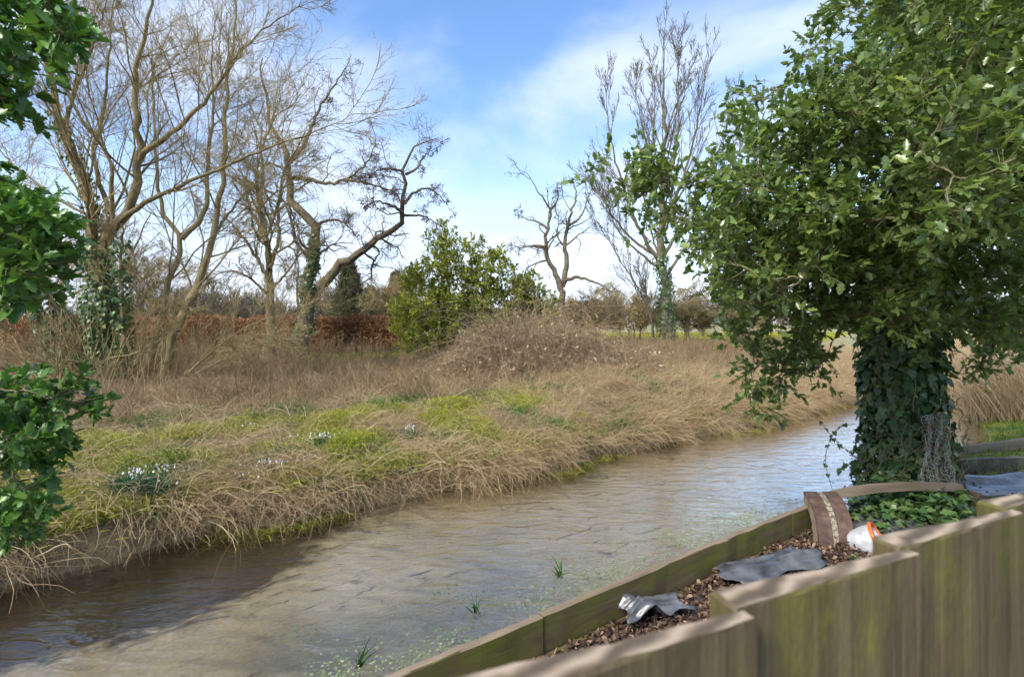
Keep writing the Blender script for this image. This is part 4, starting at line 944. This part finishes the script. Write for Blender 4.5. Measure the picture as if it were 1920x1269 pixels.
scatter("leaf_litter", "brown fallen leaves on the garden bed behind the boards", "leaves", pr, pts, np.stack([rng.normal(size=len(x)) * .5, rng.normal(size=len(x)) * .5, rng.random(len(x)) * 6.28], 1), rng.uniform(.016, .042, len(x)))

# =================================================================== timber and garden things
def mat_wood(name, c1, c2, c3, algae, a_amt, along='z', scale=1.0, lo=.5, hi=.66):
    m, t, b = new_mat(name); v = tex_coord(t, "Object")
    st = {'z': (1, 1, .09), 'x': (.09, 1, 1)}[along]; st = tuple(k * scale for k in st)
    g_ = noise(t, v, 34, 6, .62, st, .4); g2 = noise(t, v, 9, 4, .6, st); k1 = noise(t, v, 11 * scale, 5, .62, (1, 1, .35) if along == 'z' else (.35, 1, 1))
    c = ramp(t, g_, [(.28, c1), (.5, c2), (.72, c3)]); c = mixc(t, .45, c, ramp(t, g2, [(.3, c1), (.7, c3)]))
    f = ramp(t, k1, [(lo, (0, 0, 0)), (hi, (1, 1, 1))])
    c = mixc(t, math_node(t, 'MULTIPLY', f, a_amt), c, mixc(t, g2, algae, tuple(x * .55 for x in algae)))
    t.links.new(c, b.inputs["Base Color"]); b.inputs["Roughness"].default_value = .82; b.inputs["Specular IOR Level"].default_value = .3
    bump(t, b, g_, .0025 / scale, .8); return m
def mat_board(name):
    m, t, b = new_mat(name); v = tex_coord(t, "Object")
    g_ = noise(t, v, 150, 5, .65, (1, 1, .05), .3); g2 = noise(t, v, 30, 4, .6, (1, 1, .12)); bl = noise(t, v, 16, 5, .65, (1, 1, .6)); sp = noise(t, v, 240, 3, .6, (1, 1, .5)); dk_ = noise(t, v, 7, 4, .6, (1, 1, .5))
    c = ramp(t, g_, [(.32, (.045, .033, .018)), (.5, (.105, .078, .042)), (.68, (.175, .135, .075))])
    c = mixc(t, .4, c, ramp(t, g2, [(.3, (.075, .056, .03)), (.7, (.14, .107, .058))]))
    al = math_node(t, 'MULTIPLY', ramp(t, bl, [(.45, (0, 0, 0)), (.62, (1, 1, 1))]), ramp(t, sp, [(.3, (.25, .25, .25)), (.6, (1, 1, 1))]))
    c = mixc(t, math_node(t, 'MULTIPLY', al, .8), c, ramp(t, g2, [(.3, (.085, .080, .012)), (.7, (.19, .18, .035))]))
    c = mixc(t, math_node(t, 'MULTIPLY', ramp(t, dk_, [(.52, (0, 0, 0)), (.68, (1, 1, 1))]), .4), c, (.045, .034, .023))
    t.links.new(c, b.inputs["Base Color"]); b.inputs["Roughness"].default_value = .85; b.inputs["Specular IOR Level"].default_value = .25
    bump(t, b, math_node(t, 'ADD', g_, math_node(t, 'MULTIPLY', sp, .5)), .0012, 1.0); return m
M['board'] = mat_board("mossy_fence_board")
M['plank'] = mat_wood("algae_green_plank", (.05, .035, .017), (.11, .08, .038), (.17, .125, .065), (.14, .155, .016), .85, 'x', .6, .42, .62)
M['oldwood'] = mat_wood("weathered_timber", (.12, .085, .055), (.23, .165, .11), (.34, .26, .18), (.17, .17, .05), .3, 'x', .6)
def mat_cut():
    m, t, b = new_mat("sawn_board_top"); v = tex_coord(t, "Object")
    wv = t.nodes.new("ShaderNodeTexWave"); wv.inputs["Scale"].default_value = 22; wv.inputs["Distortion"].default_value = 5; wv.inputs["Detail"].default_value = 3
    mp = t.nodes.new("ShaderNodeMapping"); mp.inputs["Rotation"].default_value = (0, 0, .9); t.links.new(v, mp.inputs[0]); t.links.new(mp.outputs[0], wv.inputs[0])
    c = ramp(t, math_node(t, 'ADD', math_node(t, 'MULTIPLY', wv.outputs[1], .5), math_node(t, 'MULTIPLY', noise(t, v, 40, 5), .5)), [(.25, (.10, .07, .042)), (.5, (.23, .17, .11)), (.75, (.38, .29, .20))])
    t.links.new(c, b.inputs["Base Color"]); b.inputs["Roughness"].default_value = .8; bump(t, b, wv.outputs[1], .002); return m
M['cut'] = mat_cut()

def prism(name, outline, z0, z1, nz=1, mats=None, jitter=0.0):
    """upright prism over an xy outline (counter-clockwise); top face takes material slot 1; edges softened by a narrow chamfer"""
    n = len(outline); o_ = np.array(outline, float); c = o_.mean(0); ring = []
    zs = list(np.linspace(z0, z1 - .002, nz + 1)) + [z1]
    for i, z in enumerate(zs):
        k = o_ if i < len(zs) - 1 else c + (o_ - c) * (1 - .0016 / np.maximum(np.linalg.norm(o_ - c, axis=1, keepdims=True), .004))
        ring.append(np.concatenate([k + rng.normal(size=k.shape) * jitter, np.full((n, 1), z)], 1))
    V = np.concatenate(ring); fc = []
    for i in range(len(zs) - 1):
        for j in range(n): fc.append((i * n + j, i * n + (j + 1) % n, (i + 1) * n + (j + 1) % n, (i + 1) * n + j))
    me = bpy.data.meshes.new(name); top = tuple((len(zs) - 1) * n + j for j in range(n)); me.from_pydata(V.tolist(), [], fc + [top, tuple(reversed(range(n)))])
    for m_ in mats or []: me.materials.append(m_)
    if mats and len(mats) > 1: me.polygons[len(fc)].material_index = 1
    me.update(); return me

# ---- close-board fence right under the camera
pd = norm(np.array([.128, .066])); rot_b = R(8.0); bd = np.array([pd[0] * math.cos(rot_b) + pd[1] * math.sin(rot_b), -pd[0] * math.sin(rot_b) + pd[1] * math.cos(rot_b)]); aw = np.array([-bd[1], bd[0]])
FZ = CAMZ - .136
froot = empty("board_fence", (.2, .3, .15), "weathered close-board fence with mossy overlapping boards below the viewer", "fence")
for k in range(-1, 8):
    L0 = np.array([-.024, .196]) + (k * .144 - .003) * pd
    wd = .146; n = 16; fr_ = [(L0 + bd * wd * i / n - aw * (.0175 - .0105 * i / n)) for i in range(n + 1)]; bk = [L0 + bd * wd * i / n for i in range(n, -1, -1)]
    q = np.array(fr_ + bk) - np.array([.2, .3])
    me = prism("board", q, 0, FZ - .15 + rng.normal() * .0005, 10, [M['board'], M['cut']], .0003); o = link("board", me); o.parent = froot
for zr in (.35, 1.1):
    c = np.array([-.024, .196]) - .16 * pd; e = c + pd * 1.45; an = np.array([-pd[1], pd[0]]) * .0
    a2 = np.array([-pd[1], pd[0]]); q = np.array([c + a2 * .004, e + a2 * .004, e + a2 * .040, c + a2 * .040]) - np.array([.2, .3])
    me = prism("rail", q, zr, zr + .08, 1, [M['board']]); o = link("rail", me); o.parent = froot

# ---- timber edging along the stream: planks laid on edge
def plank(name, p0, p1, z0, z1, th, mat, root, topmat=None, ax=None):
    p0, p1 = np.array(p0, float), np.array(p1, float); d = norm(p1 - p0); L = np.linalg.norm(p1 - p0); n = max(6, int(L / .12)); me_v = []; fc = []
    for i in range(n + 1):
        x = L * i / n; j = rng.normal(size=4) * .0025
        me_v += [(x, -th / 2 + j[0], z0), (x, -th / 2 + j[1], z1 - .005), (x, -th / 2 + .005, z1 + j[2]), (x, th / 2 - .005, z1 + j[2]), (x, th / 2, z1 - .005), (x, th / 2, z0)]
    for i in range(n):
        for j in range(5): a = i * 6 + j; fc.append((a, a + 6, a + 7, a + 1))
    fc += [tuple(range(6)), tuple(n * 6 + j for j in reversed(range(6)))]
    me = bpy.data.meshes.new(name); me.from_pydata(me_v, [], fc); me.materials.append(mat); me.materials.append(topmat or mat)
    for p in me.polygons:
        if p.normal.z > .7: p.material_index = 1
    o = link(name, me); o.rotation_euler = (0, 0, math.atan2(d[1], d[0])); o.location = (p0[0], p0[1], 0)
    if root is not None: o.location = (p0[0] - root.location.x, p0[1] - root.location.y, -root.location.z); o.parent = root
    return o
ex, ey = XY(1.0, 2.08)
eroot = empty("stream_edging", (float(ex), float(ey), 0), "algae-green timber planks on edge holding back the garden along the stream", "edging")
sb = [-2.6, -.55, 1.62, 4.12, 4.75]
for a, b_ in zip(sb[:-1], sb[1:]):
    plank("plank", XY(a + .004, 2.085 + rng.normal() * .004), XY(b_ - .004, 2.085 + rng.normal() * .006), -.28, .35 + rng.normal() * .004, .045, M['plank'], eroot, M['oldwood'])
for a, b_ in ((.9, 2.3), (2.34, 4.0)): plank("lower_plank", XY(a, 2.03), XY(b_, 2.03), .02, .175, .025, M['plank'], eroot)
# boards on the right, by the lawn
def board_thing(label, p0, p1, z0, z1, th, mat): o = plank("edging_board", p0, p1, z0, z1, th, mat, None, M['oldwood']); tag(o, label, "board", "edging boards by the lawn"); return o
board_thing("far edging board at the water, beyond the lawn strip", (4.55, 5.82), (8.4, 7.25), -.2, .37, .05, M['oldwood'])
board_thing("nearer dark edging board, this side of the lawn strip", (4.55, 5.62), (8.2, 6.1), .0, .34, .05, M['darkbark'])

# ---- rusty rim segment, bowed timber, end block
def mat_rust():
    m, t, b = new_mat("rusty_brown_iron"); v = tex_coord(t, "Object"); f = noise(t, v, 14, 6, .65); f2 = noise(t, v, 60, 4, .6)
    c = ramp(t, f, [(.3, (.045, .026, .019)), (.5, (.095, .055, .038)), (.68, (.16, .10, .07))]); t.links.new(c, b.inputs["Base Color"]); b.inputs["Roughness"].default_value = .7; bump(t, b, f2, .002); return m
M['rust'] = mat_rust()
m, t, b = new_mat("pale_groove_grit"); t.links.new(ramp(t, noise(t, tex_coord(t), 50, 4), [(.35, (.10, .08, .055)), (.65, (.40, .35, .26))]), b.inputs["Base Color"]); b.inputs["Roughness"].default_value = .9; M['grit'] = m
A0 = P(1545, 921, 4.22); base_z = .15
rroot = empty("rusty_rim", (float(A0[0]), float(A0[1]) - .2, base_z), "rusty curved rim segment with studded pale groove arching over the planks", "rim")
def arc(t):     # t 0 (top, far) .. 1 (foot, near): path of the band's centre
    a = t * 1.45; return np.array([A0[0] - .14 * t, A0[1] + .06 - .44 * math.sin(a) * 1.0, A0[2] - .02 - .40 * (1 - math.cos(a))])
def band(name, x0, x1, lift, thick, mat, n=16):
    V, fc = [], []
    for i in range(n + 1):
        t_ = i / n; c = arc(t_); d = norm(arc(min(1, t_ + .01)) - arc(max(0, t_ - .01))); nr = norm(np.cross(d, np.array([1.0, 0, 0]))); nr = nr if nr[2] > 0 or nr[1] < 0 else -nr
        if nr[2] < -.2: nr = -nr
        for xx, lf in ((x0, lift), (x1, lift), (x1, lift - thick), (x0, lift - thick)): V.append(c + np.array([xx, 0, 0]) + nr * lf - np.array(rroot.location))
    for i in range(n):
        for j in range(4): a = i * 4 + j; b2 = i * 4 + (j + 1) % 4; fc.append((a, b2, b2 + 4, a + 4))
    fc += [(3, 2, 1, 0), (n * 4, n * 4 + 1, n * 4 + 2, n * 4 + 3)]
    me = bpy.data.meshes.new(name); me.from_pydata([tuple(v) for v in V], [], fc); me.materials.append(mat); me.update(); o = link(name, me); o.parent = rroot; return o
band("band", -.135, -.026, 0, .02, M['rust']); band("band", .022, .135, 0, .02, M['rust']); band("groove_strip", -.028, .024, -.009, .02, M['grit']); band("side_wall", -.134, -.112, -.021, .07, M['oldwood'])
for k in range(11):
    t_ = .06 + k * .085; c = arc(t_); d = norm(arc(t_ + .01) - arc(t_ - .01)); nr = np.cross(d, [1.0, 0, 0]); nr = nr if nr[2] > 0 else -nr
    V = [c + np.array([sx * .014, 0, 0]) + d * sd_ * .010 + nr * lf - np.array(rroot.location) for lf in (-.01, -.001) for sx, sd_ in ((-1, -1), (1, -1), (1, 1), (-1, 1))]
    me = bpy.data.meshes.new("stud"); me.from_pydata([tuple(v) for v in V], [], [(0, 1, 2, 3), (7, 6, 5, 4), (0, 4, 5, 1), (1, 5, 6, 2), (2, 6, 7, 3), (3, 7, 4, 0)]); me.materials.append(M['grit']); o = link("stud", me); o.parent = rroot
for xx in (-.085, .082):
    for k in range(5):
        t_ = .12 + k * .19; c = arc(t_) + np.array([xx, 0, 0]); d = norm(arc(t_ + .01) - arc(t_ - .01)); nr = np.cross(d, [1.0, 0, 0]); nr = nr if nr[2] > 0 else -nr
        a = np.arange(8) / 8 * 6.283; V = [c + nr * .004 - np.array(rroot.location)] + [c + np.array([math.cos(q) * .008, 0, 0]) + d * math.sin(q) * .008 - np.array(rroot.location) for q in a]
        me = bpy.data.meshes.new("rivet"); me.from_pydata([tuple(v) for v in V], [], [(0, i + 1, (i + 1) % 8 + 1) for i in range(8)]); me.materials.append(M['darkbark']); o = link("rivet", me); o.parent = rroot
# bowed timber rail
bp = resample(pix([(1560, 925), (1610, 914), (1680, 908), (1750, 907), (1800, 910)], 4.28, 4.42), 22)
V, fc = [], []
for i, c in enumerate(bp):
    for dy, dz in ((-.035, .012), (.035, .012), (.035, -.045), (-.035, -.045)): V.append((c[0] - bp[0][0], c[1] - bp[0][1] + dy, c[2] - bp[0][2] + dz + rng.normal() * .0015))
for i in range(21):
    for j in range(4): a = i * 4 + j; b2 = i * 4 + (j + 1) % 4; fc.append((a, a + 4, b2 + 4, b2))
fc += [(0, 1, 2, 3), (87, 86, 85, 84)]
me = bpy.data.meshes.new("bowed_timber"); me.from_pydata(V, [], fc); me.materials.append(M['oldwood']); o = link("bowed_timber", me, loc=tuple(bp[0])); tag(o, "bowed weathered timber rail spanning in front of the ivy trunk", "timber")
e0 = P(1812, 928, 4.30); q = np.array([(-.09, -.05), (.09, -.02), (.08, .05), (-.08, .03)])
me = prism("timber_block", q, 0, .30, 2, [M['rust'], M['rust']], .003); o = link("timber_block", me, loc=(float(e0[0]), float(e0[1]), .14)); o.rotation_euler = (.15, .35, .2); tag(o, "short brown tilted block at the end of the bowed timber", "block")
# ---- white tub with orange rim
m, t, b = new_mat("white_plastic"); t.links.new(ramp(t, noise(t, tex_coord(t), 6, 4), [(.35, (.33, .33, .32)), (.65, (.58, .59, .6))]), b.inputs["Base Color"]); b.inputs["Roughness"].default_value = .4; M['white'] = m
m, t, b = new_mat("orange_plastic"); t.links.new(ramp(t, noise(t, tex_coord(t), 8, 3), [(.3, (.72, .12, .02)), (.7, (.85, .18, .035))]), b.inputs["Base Color"]); b.inputs["Roughness"].default_value = .4; M['orange'] = m
def lathe(name, prof, n, mat, root):
    a = np.arange(n) / n * 2 * np.pi; V = np.array([[r * math.cos(q), r * math.sin(q), z] for r, z in prof for q in a]); idx = np.arange(len(prof) * n).reshape(-1, n); nx = np.roll(idx, -1, 1)
    me = fast_mesh(name, V, np.stack([idx[:-1], nx[:-1], nx[1:], idx[1:]], -1).reshape(-1, 4), None, True); me.materials.append(mat); o = link(name, me); o.parent = root; return o
tp_ = P(1622, 1036, 3.86)
troot = empty("plastic_tub", (float(tp_[0]), float(tp_[1]), .20), "white plastic tub with orange rim lying behind the rusty rim", "tub"); troot.rotation_euler = (R(12), R(62), R(-25)); troot.scale = (.72, .72, .72)
lathe("tub_body", [(.002, -.14), (.10, -.14), (.125, -.12), (.15, .02), (.158, .12), (.150, .12), (.142, .02), (.118, -.11), (.002, -.125)], 28, M['white'], troot)
lathe("rim", [(.152, .10), (.170, .105), (.172, .135), (.150, .14), (.146, .12)], 28, M['orange'], troot)
# ---- black plastic sheets
m, t, b = new_mat("black_plastic_sheet"); t.links.new(ramp(t, noise(t, tex_coord(t), 9, 4), [(.3, (.03, .033, .038)), (.7, (.15, .155, .165))]), b.inputs["Base Color"]); b.inputs["Roughness"].default_value = .33; M['sheet'] = m
bump(t, b, noise(t, tex_coord(t), 18, 3, .55, (1, .35, 1)), .004)
def sheet(label, c, lx, ly, rz, fold, n=26, z=.2):
    u = np.linspace(-1, 1, n); X, Y = np.meshgrid(u, u, indexing='ij'); ph = rng.random(6) * 6
    Z = .012 * np.abs(np.sin(X * 3.2 + ph[0] + 1.5 * Y)) + .009 * np.abs(np.sin(Y * 5 + ph[1] + X * 2)) + .007 * np.abs(np.sin(X * 5 + Y * 11 + ph[2] + 2 * np.sin(X * 3))) + .004 * np.abs(np.sin(X * 23 - Y * 9 + ph[5])) + fold(X, Y)
    ex_ = 1 + .12 * np.sin(Y * 4 + ph[3]); ey_ = 1 + .15 * np.sin(X * 5 + ph[4])
    top_ = np.stack([X * lx / 2 * ex_, Y * ly / 2 * ey_, np.maximum(Z, -.03)], -1).reshape(-1, 3); idx = np.arange(n * n).reshape(n, n)
    Fq = np.stack([idx[:-1, :-1], idx[1:, :-1], idx[1:, 1:], idx[:-1, 1:]], -1).reshape(-1, 4)
    me = fast_mesh("plastic_sheet", top_, Fq, None, True); me.materials.append(M['sheet']); o = link("plastic_sheet", me, loc=(c[0], c[1], z)); o.rotation_euler = (0, 0, rz)
    md = o.modifiers.new("thickness", 'SOLIDIFY'); md.thickness = .0015
    tag(o, label, "plastic sheet", "plastic sheeting on the garden bed")
g = P(1225, 1142, 2.95); sheet("grey plastic sheet folded up like a tent beside the planks", (float(g[0]), float(g[1])), .40, .20, .35, lambda X, Y: .075 * np.clip(1 - np.abs(X + .5 + .2 * Y) / .4, 0, 1))
g = P(1445, 1062, 3.45); sheet("wide crumpled grey plastic sheet in front of the rusty rim", (float(g[0]), float(g[1])), .85, .27, .42, lambda X, Y: .03 * np.exp(-(Y / .4) ** 2))
g = P(1560, 962, 4.35); sheet("scrap of shiny plastic between plank end and ground ivy", (float(g[0]) + .28, float(g[1]) - .22), .45, .5, .5, lambda X, Y: .02 * X)
g = P(1890, 900, 5.0); sheet("black plastic sheet below the lawn's edging board", (float(g[0]) + .25, float(g[1]) + .2), 1.5, .55, .14, lambda X, Y: .05 * np.exp(-((Y - .5) / .4) ** 2))
# ---- netting caught on the trunk
m, t, b = new_mat("pale_netting"); t.links.new(ramp(t, noise(t, tex_coord(t), 12, 3), [(.35, (.33, .24, .17)), (.65, (.42, .46, .40))]), b.inputs["Base Color"]); M['net'] = m
def netp(u, v_): # u across, v down
    a = -2.0 + u * .55 + .08 * math.sin(v_ * 5 + u * 3); r_ = .41 + .035 * math.sin(u * 14 + v_ * 2) + .08 * v_ ** 2; return np.array([3.86 + r_ * math.cos(a), 5.0 + r_ * math.sin(a), 1.0 - .72 * v_ + .03 * math.sin(u * 6)]) + rng.normal(size=3) * .009
nl = [[netp(u, q) for q in np.linspace(0, 1, 24)] for u in np.linspace(0, 1, 15)] ; nc = [[netp(q, v_) for q in np.linspace(0, 1, 24)] for v_ in np.linspace(0, 1, 26)]
o = link("netting", poly_mesh("netting", np.array(nl + nc) - np.array([3.9, 4.5, .3]), np.full((41, 24), .0026), 4), M['net'], loc=(3.9, 4.5, .3)); tag(o, "torn pale plastic netting snagged on the ivy trunk", "netting")

# ---- snowdrop clumps on the bank
m, t, b = new_mat("snowdrop_petal"); t.links.new(ramp(t, noise(t, tex_coord(t), 9, 2), [(.3, (.72, .74, .72)), (.7, (.85, .86, .84))]), b.inputs["Base Color"]); b.inputs["Roughness"].default_value = .5; M['petal'] = m
M['snowleaf'] = mat_straw("snowdrop_leaf", [(0, (.025, .085, .04)), (.5, (.045, .14, .065)), (1, (.08, .20, .085))])
PETAL = (np.array([(0, 0, 0), (.22, -.45, .02), (0, -1, .1), (-.22, -.45, .02), (0, -.45, .12)], float), np.array([(0, 1, 4), (1, 2, 4), (2, 3, 4), (3, 0, 4)]))
def snowdrop(label, px, py, w_, h_, nl_, nf):
    Z = 6.0
    for _ in range(12):
        x = (px - 960) / F * Z; Z = Z * .5 + .5 * (CAMZ - float(height(x, Z))) * F / (py - HY)
    g = (float((px - 960) / F * Z), float(Z), float(height((px - 960) / F * Z, Z))); root = empty("snowdrop_clump", g, label, "snowdrops", "snowdrops on the far bank")
    n = nl_; b_ = np.concatenate([rng.normal(size=(n, 2)) * np.array([w_ * .4, w_ * .25]), np.zeros((n, 1))], 1); d = norm(np.concatenate([b_[:, :2] * 1.1 / w_ * .35 + rng.normal(size=(n, 2)) * .10, np.ones((n, 1))], 1)); K = 5; q = np.linspace(0, 1, K); ln = rng.uniform(.7, 1.1, n) * h_
    PT = b_[:, None] + d[:, None] * (ln[:, None] * q)[..., None]; PT[..., :2] += (d[:, None, :2] * (ln[:, None] * q ** 2)[..., None]) * .6
    v, f = tubes(PT, np.full((n, K), .0042) * np.array([1, 1, .95, .8, .3])[None], 2); me = fast_mesh("leaves", v, f, np.repeat(rng.random(n), K * 2)); o = link("leaves", me, M['snowleaf']); o.parent = root; o["kind"] = "stuff"
    fb = np.concatenate([rng.normal(size=(nf, 2)) * np.array([w_ * .45, w_ * .3]) + np.array([0, w_ * .15]), rng.uniform(.95, 1.25, (nf, 1)) * h_], 1); far_ = rng.random(nf) < .35; fb[far_, :2] *= 2.4; fb[far_, 2] *= .75; pos = np.repeat(fb, 4, 0); aa = np.tile(np.arange(4) * 1.57, nf) + np.repeat(rng.random(nf) * 6, 4)
    yv = np.stack([np.cos(aa) * .35, np.sin(aa) * .35, np.ones(nf * 4)], 1); fr = leaf_frames(yv, .1, .6); v, f, _ = leaves_mesh(PETAL, pos, fr, np.full(nf * 4, .026), np.zeros(nf * 4)); o = link("flowers", fast_mesh("flowers", v, f), M['petal']); o.parent = root; o["kind"] = "stuff"
snowdrop("largest clump of snowdrops with thick dark green leaves", 262, 932, .24, .20, 520, 40)
snowdrop("snowdrop clump highest on the mossy bank, by bright moss", 600, 836, .16, .12, 90, 34)
snowdrop("white snowdrop clump in the middle of the mossy bank", 507, 884, .18, .10, 70, 34)
snowdrop("faint snowdrops near the weeds above the mossy bank", 472, 803, .26, .07, 40, 26)
snowdrop("lone snowdrop clump nearest the brambles' foot", 769, 822, .10, .14, 50, 14)
snowdrop("few snowdrops just above the largest clump", 292, 888, .16, .07, 30, 16)
snowdrop("sparse snowdrops beside straw, midway along the mossy bank", 443, 902, .14, .08, 40, 10)
snowdrop("leafy snowdrops with few flowers, low on the bank", 575, 905, .26, .12, 130, 8)

# ---- far woods on the horizon
pr = []
for k in range(4):
    n = 26; b_ = np.concatenate([rng.normal(size=(n, 2)) * .8, np.zeros((n, 1))], 1); d = norm(np.concatenate([rng.normal(size=(n, 2)) * .25, np.ones((n, 1))], 1)); K = 7; q = np.linspace(0, 1, K); PT = b_[:, None] + d[:, None] * (rng.uniform(3, 6.5, n)[:, None] * q)[..., None] + np.cumsum(rng.normal(size=(n, K, 3)) * .12, 1)
    c_1 = children(PT, np.full((n, K), .06), 10, .2, .5, 40, .15, (0, 0, .03), 5, rmin=.035); c_2 = children(c_1[0], c_1[1], 5, .4, .8, 40, .15, (0, 0, 0), 4, rmin=.03)
    v, f, t_ = join([tubes(PT, np.full((n, K), .07), 3), tubes(c_1[0], c_1[1], 3), tubes(c_2[0], c_2[1], 3)]); me = fast_mesh("wood_piece", v, f, t_); me.materials.append(M['greybark']); pr.append(me)
xs = np.concatenate([rng.uniform(-150, 170, 150), rng.uniform(-42, -4, 26)]); ys = np.concatenate([rng.uniform(95, 130, 150), rng.uniform(55, 75, 26)])
pts = np.stack([xs, ys, np.full(len(xs), .5)], 1)
scatter("far_wood", "low brown line of distant bare woods on the horizon", "woods", pr, pts, rots(len(pts), .05), rng.uniform(.5, 1.0, len(pts)))
